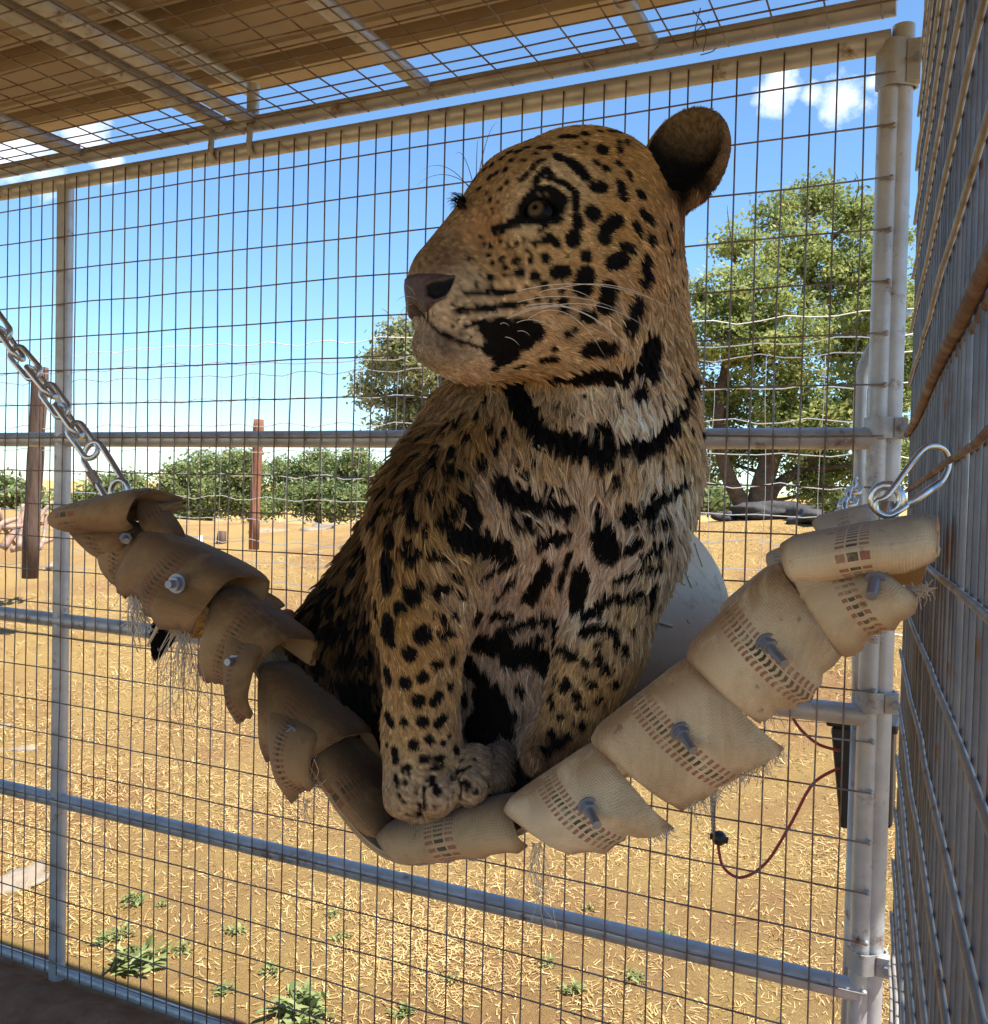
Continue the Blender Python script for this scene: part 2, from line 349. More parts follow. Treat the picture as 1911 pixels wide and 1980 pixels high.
for i, (x, y, w, h, d) in enumerate([(1475, 988, 140, 36, 11.6), (1552, 1000, 100, 32, 10.8), (1390, 994, 56, 20, 11.8)]):
    p = at(x * PX, y * PX, d); k = d / FPX; p[2] = terrain(p[0], p[1]) + h * k * .35; rock('boulder', p, (w * k * .55, w * k * .4, h * k * .62), M['boulder'], ['long dark boulder lying in the shade of the oak', 'rounded dark boulder in front of the longer one', 'small dark boulder at the foot of the oak trunk'][i], 'boulder', i + 30)

# ------------------------------------------------------------------ trees
t = NT('oak_bark'); v = t.coord('Object'); t.set(Base_Color=t.ramp(t.noise(9, 8, .7, v), [(.3, (.045, .032, .024)), (.7, (.16, .115, .085))]), Roughness=.95); t.bump(t.noise(25, 6, .7, v), .8, .03); M['bark'] = t.m
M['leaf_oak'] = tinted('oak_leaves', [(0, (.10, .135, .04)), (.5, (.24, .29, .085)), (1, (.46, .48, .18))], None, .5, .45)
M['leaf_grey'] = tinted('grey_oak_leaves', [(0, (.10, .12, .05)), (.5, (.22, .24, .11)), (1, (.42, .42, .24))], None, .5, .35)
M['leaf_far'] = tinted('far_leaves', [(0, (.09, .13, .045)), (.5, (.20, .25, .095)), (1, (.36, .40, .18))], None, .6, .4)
def tree(name, label, blobs, d, nleaf, leaf, mat, trunk, seed, group=None):
    r = np.random.default_rng(seed); C = []; Rr = []
    for (x, y, w) in blobs:
        dz = r.uniform(-.9, .9); C.append(at(x * PX, y * PX, d + dz * 1.2)); Rr.append(w * PX * d / FPX * .98)
    C = np.array(C); Rr = np.array(Rr)
    base = at(trunk[0][0] * PX, trunk[0][1] * PX, d); base[2] = terrain(base[0], base[1])
    root = empty(name, base, label, 'tree', group)
    mb = MB()
    for path in trunk[1:]:
        P = [base + np.array([0, 0, -.15])] + [at(x * PX, y * PX, d + dz) for x, y, dz in path[1]]
        P = spline(P, 4 * len(P)); rad = np.linspace(path[0], path[0] * .35, len(P)); rad[0] *= 1.5; mb.tube(P, rad, 9)
    tips = [np.array(mb.V[i]) for i in range(0, len(mb.V), 9)]
    TT = np.array(tips)
    for c, w in zip(C, Rr):                      # limbs out to every clump of leaves
        near = TT[np.argsort(np.linalg.norm(TT - c, axis=1) + np.clip(TT[:, 2] - c[2] + .2, 0, 9) * 2)[0]]
        mid = (near + c) / 2 + np.array([0, 0, -.12 * w]) + r.normal(0, .08 * w, 3); P = spline([near, mid, c], 7); mb.tube(P, np.linspace(.06, .015, 7) * (w / .6) ** .6, 6)
        for k in range(7):
            q = c + r.normal(0, .55 * w, 3); mb.tube(spline([mid * .4 + c * .6, (c + q) / 2 + r.normal(0, .1 * w, 3), q], 5), np.linspace(.016, .004, 5), 4)
    mb.build('trunk', M['bark'], root)
    pr = Rr ** 2.1; idx = r.choice(len(C), nleaf, p=pr / pr.sum())
    # twigs: leaves sit in small bunches, thicker towards the outside of a clump
    nb = nleaf // 42; bi = r.choice(len(C), nb, p=pr / pr.sum()); v = r.normal(size=(nb, 3)); v /= np.linalg.norm(v, axis=1)[:, None]
    lump = 1 + .22 * np.sin(v @ np.array([5.1, 2.2, 3.3]) + bi) + .15 * np.sin(v @ np.array([-3.3, 7.1, 1.2]) * 1.7 + 2 * bi)
    rad = (r.random(nb) ** .42) * lump
    BC = C[bi] + v * (rad * Rr[bi])[:, None] * np.array([1, 1, .86])
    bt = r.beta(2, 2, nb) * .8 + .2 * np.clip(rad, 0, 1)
    own = r.integers(0, nb, nleaf)
    P = BC[own] + r.normal(0, 1, (nleaf, 3)) * (leaf * 2.3) * np.array([1, 1, .6])
    n = r.normal(size=(nleaf, 3)) + np.array([0, 0, .8]); n /= np.linalg.norm(n, axis=1)[:, None]
    a = np.cross(n, r.normal(size=(nleaf, 3))); a /= np.linalg.norm(a, axis=1)[:, None]; b = np.cross(n, a)
    s = leaf * r.uniform(.6, 1.2, nleaf)[:, None]
    V = np.stack([P - a * s, P + b * s * .5, P + a * s, P - b * s * .5], 1).reshape(-1, 3)
    me = bulk_mesh('crown', V, np.arange(4 * nleaf).reshape(-1, 4), 4)
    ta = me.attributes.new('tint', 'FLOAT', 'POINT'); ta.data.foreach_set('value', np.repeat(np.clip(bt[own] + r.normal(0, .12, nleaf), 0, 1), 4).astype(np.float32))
    link('crown', me, mat, root); return root
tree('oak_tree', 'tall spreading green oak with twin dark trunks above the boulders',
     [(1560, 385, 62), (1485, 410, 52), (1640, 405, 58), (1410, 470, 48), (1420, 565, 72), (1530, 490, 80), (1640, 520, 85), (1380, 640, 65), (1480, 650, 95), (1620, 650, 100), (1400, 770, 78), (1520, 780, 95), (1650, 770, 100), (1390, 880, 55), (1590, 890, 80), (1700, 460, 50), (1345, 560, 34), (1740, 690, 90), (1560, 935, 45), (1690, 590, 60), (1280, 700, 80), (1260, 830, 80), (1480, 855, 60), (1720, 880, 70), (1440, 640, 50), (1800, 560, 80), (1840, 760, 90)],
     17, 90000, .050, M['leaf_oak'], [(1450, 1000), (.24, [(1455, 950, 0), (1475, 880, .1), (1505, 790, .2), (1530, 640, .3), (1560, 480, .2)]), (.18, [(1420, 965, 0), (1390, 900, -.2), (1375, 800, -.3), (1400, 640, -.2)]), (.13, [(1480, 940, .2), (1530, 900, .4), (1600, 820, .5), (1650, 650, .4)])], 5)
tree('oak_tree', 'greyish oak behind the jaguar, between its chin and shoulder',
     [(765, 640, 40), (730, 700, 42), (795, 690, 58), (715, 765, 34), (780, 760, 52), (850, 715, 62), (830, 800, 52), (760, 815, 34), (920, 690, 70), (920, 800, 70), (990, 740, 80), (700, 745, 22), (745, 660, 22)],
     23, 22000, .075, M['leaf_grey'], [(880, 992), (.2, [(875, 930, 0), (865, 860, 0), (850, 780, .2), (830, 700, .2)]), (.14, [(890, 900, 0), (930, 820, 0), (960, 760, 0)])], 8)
FAR = 'low oaks along the crest'
tree('oak_tree', 'bushy round oak on the crest between the two wooden posts', [(340, 935, 42), (400, 902, 44), (455, 890, 38), (430, 950, 50), (365, 975, 38), (315, 960, 24), (480, 960, 40), (350, 905, 22), (485, 905, 26)], 40, 22000, .10, M['leaf_far'], [(400, 1008), (.2, [(400, 980, 0), (410, 940, 0)])], 12)
tree('oak_tree', 'bushy oak on the crest behind the straight red-brown post', [(540, 905, 42), (600, 912, 48), (655, 905, 46), (580, 955, 46), (640, 955, 48), (700, 912, 42), (525, 965, 36), (700, 960, 40), (740, 930, 40), (610, 875, 22), (680, 880, 24)], 42, 24000, .10, M['leaf_far'], [(610, 1008), (.2, [(610, 980, 0), (610, 940, 0)])], 13)
tree('oak_tree', 'small low bush on the crest behind the hammock chain', [(190, 948, 28), (235, 935, 36), (150, 968, 26), (270, 968, 24), (210, 975, 30)], 55, 9000, .17, M['leaf_far'], [(215, 1004), (.16, [(215, 985, 0), (218, 960, 0)])], 14)
tree('oak_tree', 'dark bush on the crest behind the leaning fence post', [(20, 950, 38), (60, 965, 26), (-20, 945, 40), (95, 975, 20)], 50, 9000, .16, M['leaf_far'], [(20, 1004), (.16, [(20, 985, 0), (22, 960, 0)])], 15)
tree('oak_tree', 'distant bush low behind the jaguar under the oak', [(1350, 950, 40), (1290, 945, 45), (1410, 965, 30), (1220, 950, 45), (1600, 965, 36), (1660, 960, 40)], 36, 10000, .13, M['leaf_far'], [(1300, 1000), (.16, [(1300, 985, 0), (1300, 960, 0)])], 16)

# ------------------------------------------------------------------ field fence, posts and other yard things
t = NT('weathered_post'); v = t.coord('Object', (1, 1, .12)); t.set(Base_Color=t.ramp(t.noise(18, 7, .7, v), [(.3, (.05, .032, .024)), (.7, (.17, .10, .07))]), Roughness=.95); t.bump(t.noise(40, 6, .7, v), .8, .02); M['post_dark'] = t.m
t = NT('red_post'); v = t.coord('Object', (1, 1, .12)); t.set(Base_Color=t.ramp(t.noise(18, 7, .7, v), [(.3, (.16, .055, .028)), (.7, (.36, .15, .075))]), Roughness=.9); t.bump(t.noise(40, 6, .7, v), .8, .02); M['post_red'] = t.m
M['fence_wire'] = mat_galv('fence_wire', (.66, .64, .58), (.82, .80, .74), rust=.0, metallic=.0, rough=.6)
FA = at(-120, 900, 8.6); FB = at(1760, 900, 5.2); FA[2] = FB[2] = 0
fdir = FB - FA; fl = np.linalg.norm(fdir)
fence = empty('wire_fence', (FA[0], FA[1], terrain(FA[0], FA[1])), 'tall woven wire field fence with pale wavy strands beyond the cage', 'fence')
for i, z in enumerate([2.60, 2.46, 2.36, 2.18, 1.99, 1.80, 1.62, 1.45, 1.29, 1.13, .98, .83]):
    n = 60; P = np.array([FA + fdir * k / (n - 1) + np.array([0, 0, z]) for k in range(n)])
    P[:, 2] += .012 * np.sin(np.arange(n) * 1.9 + i) + .008 * np.sin(np.arange(n) * 4.7 + 2 * i) - (.0 if i > 1 else .03 * np.sin(np.linspace(0, 9, n)) ** 2)
    MB().tube(P, .0034, 4).build('strand', M['fence_wire'], fence)
nst = int(fl / .30)
for k in range(nst):
    b = FA + fdir * (k + .5) / nst; z0 = max(terrain(b[0], b[1]) + .02, .5)
    P = [b + np.array([.01 * math.sin(k * 3 + z * 5), 0, z]) for z in np.linspace(z0, 2.36, 8)]; MB().tube(P, .0018, 4).build('stay', M['fence_wire'], fence)
def wpost(name, b, tp, d, r, mat, parent=None):
    P = spline([at(b[0] * PX, b[1] * PX, d), at((b[0] + tp[0]) / 2 * PX, (b[1] + tp[1]) / 2 * PX, d), at(tp[0] * PX, tp[1] * PX, d)], 9); P[0][2] -= .25
    rr = r * (1 + .06 * np.sin(np.arange(9) * 2.1)); q = MB(); q.tube(P, rr, 11)
    if parent is None:
        o = q.build(name, mat); return o
    return q.build(name, mat, parent)
wpost('post', (58, 1050), (78, 703), 8.05, .066, M['post_dark'], fence)
o = wpost('wooden_post', (487, 1004), (496, 803), 9.6, .052, M['post_red']); tag(o, 'straight red-brown wooden post standing on the dry crest', 'post')
q = MB(); q.tube(spline([aty(1660, 1345, 2.165), aty(1662, 1000, 2.165), aty(1664, 760, 2.165), aty(1680, 690, 2.165), aty(1712, 645, 2.165), aty(1752, 600, 2.14)], 26), .0135, 12)
P0 = aty(1660, 1345, 2.165); q.cyl(P0, (P0[0], P0[1], -.05), .0135)
o = q.build('bent_pipe', M['pipe']); tag(o, 'thin grey pipe bent over at the top, standing just outside the corner posts', 'pipe')
pb = ground_hit(380 * PX, 1105 * PX); q = MB(); q.tube([pb - np.array([0, 0, .05]), at(388, 1036, (pb - EYE) @ FWD)], [.024, .022], 10)
t = NT('white_plastic'); t.set(Base_Color=(.75, .74, .70), Roughness=.5); M['white_plastic'] = t.m
o = q.build('stake', M['white_plastic']); tag(o, 'short white plastic stake standing on the dry slope', 'stake')
t = NT('pale_branch'); v = t.coord('Object', (1, 1, .2)); t.set(Base_Color=t.ramp(t.noise(14, 6, .7, v), [(.3, (.22, .12, .085)), (.7, (.48, .33, .25))]), Roughness=.9); M['branch'] = t.m
bp = at(45, 1060, 9.4); root = empty('branch_pile', bp, 'pile of broken pinkish branches at the foot of the leaning fence post', 'branches')
for (x0, y0, x1, y1, r) in ((5, 1050, 60, 950, .045), (0, 1010, 95, 1000, .03), (40, 1050, 45, 965, .05), (60, 1045, 100, 960, .03), (-10, 1040, 50, 990, .04), (20, 1052, 110, 1030, .035), (-5, 975, 30, 1045, .03), (75, 1050, 88, 985, .028)):
    a = at(x0 * PX, y0 * PX, 9.3); b = at(x1 * PX, y1 * PX, 9.5); MB().tube(spline([a, (a + b) / 2 + RNG.normal(0, .04, 3), b], 8), np.linspace(r, r * .5, 8), 7).build('branch', M['branch'], root)
p = ground_hit(424 * PX, 1040 * PX); q = MB(); q.tube([p - np.array([0, 0, .1]), p + np.array([0, 0, .06]), p + np.array([.01, 0, .15])], [.075, .06, .055], 12); o = q.build('tree_stump', M['post_dark']); tag(o, 'short dark tree stump on the crest beside the small rock', 'stump')
# ------------------------------------------------------------------ the cage
YB = 2.07
CW = empty('cage_wall', (-1.5, YB, 0), 'back cage wall of galvanised pipe rails and rectangular wire mesh', 'cage wall')
ZT, ZM, Z1, Z2, ZB = 2.482, 1.694, 1.133, .570, .0345
XL, XR = -2.518, -.168
def pipe(name, a, b, r, parent, mat=None, n=16):
    q = MB(); a = np.asarray(a, float); b = np.asarray(b, float); k = 7
    P = np.array([a + (b - a) * i / (k - 1) for i in range(k)]); q.tube(P, r, n); o = q.build(name, mat or M['pipe'], parent); smooth_by_angle(o, 50); return o
for z in (ZT, ZM, Z1, Z2, ZB): pipe('rail', (-4.3, YB, z), (XR, YB, z), .0225 if z != ZB else .016, CW)
pipe('post', (XL, YB + .004, -.12), (XL, YB + .004, ZT - .01), .0245, CW)
pipe('post', (XR, YB + .002, -.12), (XR, YB + .002, ZT), .0215, CW)
pipe('post', (-3.9, YB + .004, -.12), (-3.9, YB + .004, ZT), .0245, CW)
r_ = np.random.default_rng(3)
def wire(a, b, r, parent, mat, wob=.0012, n=9, sides=6):
    a = np.asarray(a, float); b = np.asarray(b, float); P = np.array([a + (b - a) * i / (n - 1) for i in range(n)])
    P[1:-1] += r_.normal(0, wob, (n - 2, 3)) ; return MB().tube(P, r, sides).build('wire', mat, parent)
YW = YB - .026
xs = [-2.4339 + .0508 * n for n in range(-31, 37)] + [-.518 + .0508 * n for n in range(-1, 7)]
for x in xs: wire((x, YW, ZB), (x + r_.normal(0, .002), YW, ZT + .002), .0019, CW, M['wire'])
for k in range(24):
    z = 2.4082 - .1016 * k
    if z > .0: wire((-4.0, YW - .0042, z), (XR + .012, YW - .0042, z), .0019, CW, M['wire'], .0012, 22)
# weld beads where the cross wires meet the corner post
for k in range(24):
    z = 2.4082 - .1016 * k
    if z > .05: MB().ball((XR + .012, YW + .002, z), (.006, .006, .006), 8, 6).build('weld', M['fitting'], CW)
# side wall, running back past the viewer
SA = math.radians(4.87); SD = np.array([-math.sin(SA), math.cos(SA), -.0205]); SN = np.array([math.cos(SA), math.sin(SA), 0]); S0 = np.array([.0622, 0, 1.58])
SW = empty('side_cage_wall', (.06, .6, 0), 'side cage wall of close grey wire rods beside the hammock', 'cage wall')
def sp(t_, z, o=0.0): return S0 + SD * t_ + SN * o + np.array([0, 0, z])
for k in range(78):
    t_ = 1.985 - .0450 * k
    if -1.05 < t_: wire(sp(t_, -1.50 + .02 * t_, .0045), sp(t_, 1.0, .0045), .0027, SW, M['wire_side'], .0006, 9, 8)
for k in range(-9, 16):
    z = .0490 + .1016 * k
    if k == 1: continue
    if z > .93 or z < -1.5: continue
    wire(sp(-1.0, z, -.001), sp(2.0, z, -.001), .0030, SW, M['rusty'] if k in (0,) else M['wire_groundlit'], .0007, 24, 8)
a = [sp(t_, .1535 + .004 * math.sin(t_ * 7), -.002) for t_ in np.linspace(-1, 2.0, 16)]; MB().tube(a, .0062, 8).build('tension_rod', M['rusty'], SW)
a = [sp(t_, .146 + .004 * math.sin(t_ * 7), .006) for t_ in np.linspace(-1, 2.0, 16)]; MB().tube(a, .004, 8).build('tension_rod', M['rusty'], SW)
for zz in (1.0, -1.50): pipe('rail', sp(-1.0, zz, .03), sp(1.99, zz, .03), .0205, SW)
PX2 = aty(1741, 150, YB + .02); P2b = aty(1689, 1943, YB + .02); XS = (PX2[0] + P2b[0]) / 2
pipe('post', (XS, YB + .012, -.12), (XS, YB + .012, ZT + .03), .0215, SW)
pipe('post', sp(-1.0, -1.6, .03), sp(-1.0, 1.0, .03), .022, SW)
# clamps joining the two frames
def clamp(z, top=False):
    c = empty('pipe_clamp', (XR, YB, z), None, None); xm = (XR + XS) / 2
    q = MB(); h = .045 if top else .021
    ring = [np.array([XR - .027, YB, 0]), np.array([XR, YB - .0285, 0]), np.array([XS, YB - .0225, 0]), np.array([XS + .031, YB + .01, 0]), np.array([XS, YB + .042, 0]), np.array([XR, YB + .03, 0])]
    R = spline(ring + [ring[0]], 31)[:-1]; V = []; F = []; n = len(R); cen = np.mean(R, 0)
    for zz, s in ((-h, 1), (h, 1), (h, .90), (-h, .90)):
        for p in R: V.append(cen + (p - cen) * s + np.array([0, 0, z + zz]))
    for k in range(4):
        for i in range(n): j = (i + 1) % n; F.append((k * n + i, k * n + j, ((k + 1) % 4) * n + j, ((k + 1) % 4) * n + i))
    q.add(V, F); o = q.build('band', M['fitting'], c); smooth_by_angle(o, 50)
    q = MB(); b0 = np.array([XS + .030, YB - .012, z]); q.cyl(b0 + np.array([0, -.016, 0]), b0 + np.array([0, .03, 0]), .0045, 8); q.cyl(b0 + np.array([0, -.020, 0]), b0 + np.array([0, -.012, 0]), .0085, 6)
    q.build('clamp_bolt', M['bolt'], c, False)
    q = MB(); q.box(b0 + np.array([-.008, .006, 0]), (.012, .012, h * .9)); q.build('lug', M['fitting'], c, False)
    return c
for z, tp, lb in ((1.58 + .1345, False, 'grey pipe clamp round the corner posts just above the middle rail'), (1.58 - .415, False, 'grey pipe clamp on the corner posts above the black box'), (1.58 - .945, False, 'grey pipe clamp on the corner posts beside the lowest sloping rail'), (ZT - .05, True, 'tall corner fitting where the top rail meets the posts')):
    tag(clamp(z, tp), lb, 'clamp', None)

# overhead mesh and its pipes
OV = empty('overhead_mesh', (-1.2, 1.2, 2.53), 'overhead wire mesh panel on pipe joists below the metal roof', 'mesh panel')
ZR = 2.552; RA = math.radians(2.4); RD = np.array([-math.sin(RA), math.cos(RA), 0])
pipe('edge_pipe', (-4.3, YB, ZR), (-.16, YB, ZR), .0215, OV, M['pipe'])
ZWR = ZR - .024
xw0 = aty(993, 166, YB)[0]
for k in range(-36, 11):
    x = xw0 + .1016 * k
    if -4.2 < x < .05:
        b = np.array([x, YB - .002, ZWR]); wire(b - RD * 2.9, b, .0019, OV, M['wire'], .002, 12)
for k in range(1, 56):
    y = YB - .030 - .0508 * k; wire((-4.2, y, ZWR - .0040), (.06 if y < 1.6 else -.02, y, ZWR - .0040), .0019, OV, M['wire'], .0015, 18)
for (x, y, r) in ((426, 251, .0225), (478, 232, .0215), (817, 186, .0205), (1255, 107, .0205), (147, 306, .0205)):
    b = aty(x, y, YB - .03); b[2] = ZR + .004; pipe('joist', b, b - RD * 2.9, r, OV)
for x, y in ((430, 255), (505, 240)):        # hooks tying the overhead panel to the wall rail
    b = aty(x * .985, y, YB); q = MB(); q.tube(spline([(b[0], YB - .004, ZR + .03), (b[0], YB - .03, ZR), (b[0] + .004, YB - .032, ZR - .03), (b[0], YB - .031, ZT + .0), (b[0] + .002, YB - .02, ZT - .027)], 14), .0085, 6); q.build('hook', M['fitting'], OV)
q = MB()                                        # loose tie wires
for s_ in ((1330, 95, 1345, 15), (1350, 100, 1330, 20), (1362, 40, 1340, 90), (1345, 106, 1375, 92)):
    a, b = aty(s_[0] + 10, s_[1], 2.03), aty(s_[2] + 10, s_[3], 2.03); q.tube(spline([a, (a + b) / 2 + r_.normal(0, .008, 3), b], 8), .0012, 4)
q.build('tie_wire', M['wire'], OV)

# ribbed metal roof
t = NT('tan_roof'); v = t.coord('Object'); t.set(Base_Color=t.ramp(t.noise(3, 6, .6, v), [(.3, (.30, .23, .145)), (.7, (.42, .33, .22))]), Roughness=.5, Metallic=.0); M['roof'] = t.m
RF = empty('metal_roof', (-1.2, 0, 2.7), 'tan ribbed metal roof sheets above the overhead mesh', 'roof')
ZRF = 2.69; YE = 2.165; XRE, XLE = .85, -5.2
prof = []; y = YE
while y > -1.1:
    for dy, dz in ((0, .0), (.075, 0), (.090, .055), (.150, .055), (.165, 0), (.205, 0), (.212, .006), (.225, .006), (.232, 0)): prof.append((y - dy, ZRF + dz))
    y -= .30
prof = np.array(prof)
xj = np.linspace(XLE, XRE, 5)
for i in range(4):
    V = []; n = len(prof); F = []
    for (xa, dz) in ((xj[i], 0), (xj[i + 1] + (.05 if i < 3 else 0), 0)):
        for yy, zz in prof: V.append((xa, yy, zz + i * .0015))
    for (xa, dz) in ((xj[i], 0), (xj[i + 1] + (.05 if i < 3 else 0), 0)):
        for yy, zz in prof: V.append((xa, yy, zz + i * .0015 + .0011))
    for k in range(n - 1): F += [(k, k + 1, n + k + 1, n + k), (2 * n + k, 3 * n + k, 3 * n + k + 1, 2 * n + k + 1)]
    F += [(0, n, 3 * n, 2 * n), (n - 1, 3 * n - 1, 4 * n - 1, 2 * n - 1)]
    link('roof_sheet', mesh_from('roof_sheet', V, F, False), M['roof'], RF)
for (x, y) in ((480, 157), (-420, 330)):
    b = aty(x, y, YE - .06); b[2] = ZRF - .021; pipe('purlin', b, b - RD * 3.2, .0195, RF)
for (x, y) in ((487, 235), (-250, 300)):
    b = aty(x, y, YB); pipe('roof_post', (b[0], YB + .004, ZR), (b[0], YB + .004, ZRF - .03), .017, RF)
for xx in (XRE - .1,):
    pipe('roof_post', (xx, .9, -.1), (xx, .9, ZRF - .01), .025, RF); pipe('roof_post', (xx, -1.0, -.1), (xx, -1.0, ZRF - .01), .025, RF)

# black box on the corner post and its red leads
t = NT('black_plastic'); t.set(Base_Color=(.012, .012, .013), Roughness=.45); M['black'] = t.m
t = NT('red_lead'); t.set(Base_Color=(.30, .03, .03), Roughness=.45); M['red'] = t.m
YX = 2.20
def quad3(px4, Y): return [aty(x * PX, y * PX, Y) for x, y in px4]
fr = quad3(((1590, 1392), (1712, 1392), (1708, 1588), (1608, 1588)), YX); bk = [p + np.array([0, .10, 0]) for p in fr]
q = MB(); q.add(fr + bk, [(0, 1, 2, 3), (7, 6, 5, 4), (0, 4, 5, 1), (1, 5, 6, 2), (2, 6, 7, 3), (3, 7, 4, 0)])
root = empty('black_box', fr[3], 'black tapered plastic box hung outside the cage by the corner post', 'box')
o = q.build('case', M['black'], root, False); bv = o.modifiers.new('bevel', 'BEVEL'); bv.width = .008; bv.segments = 3
c = (fr[0] + fr[1]) / 2; q = MB(); q.box(c + np.array([0, .05, .004]), (abs(fr[1][0] - fr[0][0]) / 2 + .008, .058, .010)); o = q.build('lid', M['black'], root, False); bv = o.modifiers.new('bevel', 'BEVEL'); bv.width = .004; bv.segments = 2
q = MB(); q.box(((fr[0] + fr[1]) / 2 + np.array([0.0, -.03, .0])), (.012, .055, .006)); q.build('hanger', M['fitting'], root, False)
def lead(pts, r, Y=2.17, n=40): return MB().tube(spline([aty(x, y, Y + (p[2] if len(p) > 2 else 0)) for p in pts for x, y in [p[:2]]], n), r, 7)
o = lead([(1625, 1484), (1572, 1516), (1529, 1594), (1482, 1668), (1434, 1697), (1400, 1678), (1390, 1640), (1391, 1622)], .0035).build('red_lead', M['red']); tag(o, 'red lead looping down from the black box to a dark knob', 'cable')
o = lead([(1625, 1452), (1585, 1440), (1554, 1416), (1536, 1392), (1530, 1370), (1545, 1350), (1567, 1308), (1580, 1290), (1600, 1283, .03)], .0035).build('red_lead', M['red']); tag(o, 'short red lead curling up from the black box towards the rail', 'cable')
q = MB(); c = aty(1391, 1621, 2.17); q.ball(c, .017, 14, 9); q.cyl(c + np.array([-.02, 0, .002]), c + np.array([.02, 0, -.002]), .008, 8); o = q.build('knob', M['black']); tag(o, 'small dark insulator knob at the end of the red lead', 'knob')
t = NT('rope'); v = t.coord('Object'); t.set(Base_Color=t.ramp(t.noise(80, 4, .6, v), [(.3, (.25, .22, .18)), (.7, (.5, .46, .4))]), Roughness=.9); M['rope'] = t.m
q = MB(); a, b = aty(1376, 1500, 2.165), aty(1381, 1622, 2.17)
for ph in (0, math.pi):
    P = [a + (b - a) * k / 60 + .0035 * np.array([math.cos(ph + k * .9), math.sin(ph + k * .9), 0]) for k in range(61)]; q.tube(P, .0028, 5)
o = q.build('twisted_rope', M['rope']); tag(o, 'short twisted grey rope holding up the dark knob', 'rope')
# ------------------------------------------------------------------ fire-hose hammock
def mat_hose(name, cols, stain, stain_lo, stain_hi, stripe=True, fade=.0):
    t = NT(name); uv = t.new('ShaderNodeUVMap'); uv.uv_map = 'UVMap'; sx_ = t.new('ShaderNodeSeparateXYZ'); t.l.new(uv.outputs['UV'], sx_.inputs[0])
    U, Vv = sx_.outputs['X'], sx_.outputs['Y']; v = t.coord('Object')
    base = t.ramp(t.noise(7, 6, .6, v), cols)
    # printed edge mark: dark dashes down the middle between two rows of red dashes
    per = .0058; ph = t.math('FRACT', t.math('DIVIDE', Vv, per)); cu = t.math('ABSOLUTE', t.math('SUBTRACT', U, .5))
    dash = t.math('MULTIPLY', t.math('GREATER_THAN', ph, .32), t.math('LESS_THAN', ph, .82))
    dark = t.math('MULTIPLY', dash, t.math('LESS_THAN', cu, .034))
    red = t.math('MULTIPLY', dash, t.math('MULTIPLY', t.math('GREATER_THAN', cu, .046), t.math('LESS_THAN', cu, .105)))
    wear = t.ramp(t.noise(45, 6, .7, v), [(.30, (.25, .25, .25)), (.5, (1, 1, 1))])
    if stripe:
        base = t.mix(t.math('MULTIPLY', t.math('MULTIPLY', red, wear), .80 - fade), base, (.26, .045, .04))
        base = t.mix(t.math('MULTIPLY', t.math('MULTIPLY', dark, wear), .95 - fade), base, (.018, .026, .020))
    # grime with a shape of its own
    g = t.ramp(t.noise(5.5, 9, .68, v, .6), [(stain_lo, (0, 0, 0)), (stain_hi, (1, 1, 1))])
    ga = t.new('ShaderNodeAttribute'); ga.attribute_name = 'grime'
    g2 = t.math('MULTIPLY', ga.outputs['Fac'], t.ramp(t.noise(13, 8, .7, v, .8), [(.25, (0, 0, 0)), (.52, (1, 1, 1))]))
    base = t.mix(t.math('MAXIMUM', t.math('MULTIPLY', g, .75), t.math('MULTIPLY', g2, 1.0)), base, stain)
    sp_ = t.ramp(t.noise(60, 3, .5, v), [(.68, (0, 0, 0)), (.74, (1, 1, 1))]); base = t.mix(t.math('MULTIPLY', sp_, .5), base, (.10, .055, .03))
    t.set(Base_Color=base, Roughness=.9, Specular_IOR_Level=.2, Sheen_Weight=.15)
    rib = t.math('SINE', t.math('MULTIPLY', Vv, 2200)); rib2 = t.math('SINE', t.math('MULTIPLY', U, 330))
    h = t.math('ADD', t.math('MULTIPLY', t.math('ADD', rib, rib2), .25), t.noise(90, 6, .7, v))
    return t.bump(h, .45, .0016).m
M['hose'] = mat_hose('canvas_hose', [(.3, (.60, .45, .26)), (.5, (.74, .58, .36)), (.7, (.84, .69, .46))], (.30, .17, .075), .43, .68)
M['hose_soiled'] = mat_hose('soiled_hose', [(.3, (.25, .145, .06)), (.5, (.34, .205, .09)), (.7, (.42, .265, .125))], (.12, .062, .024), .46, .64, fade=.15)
M['hose_mid'] = mat_hose('grubby_hose', [(.3, (.42, .29, .145)), (.5, (.54, .39, .21)), (.7, (.64, .48, .28))], (.19, .115, .055), .46, .66, fade=.05)
M['hose_white'] = mat_hose('clean_hose', [(.3, (.62, .56, .47)), (.5, (.72, .66, .57)), (.7, (.8, .75, .66))], (.4, .3, .2), .6, .8, fade=.2)
M['thread'] = NT('hose_thread').set(Base_Color=(.62, .52, .38), Roughness=.8).m
t = NT('hose_lining'); t.set(Base_Color=(.36, .20, .06), Roughness=.6); M['lining'] = t.m
HAM = empty('hammock', aty(850, 1640, 1.2), 'sling hammock of overlapping bolted fire-hose strips', 'hammock')
hr = np.random.default_rng(21)
def cv(o, p): return (o[0] + p[0] / o[2], o[1] + p[1] / o[2])
C3, C4, C5 = (500, 1100, 2.365), (100, 900, 2.8), (1000, 960, 2.307)
STRAPS = []
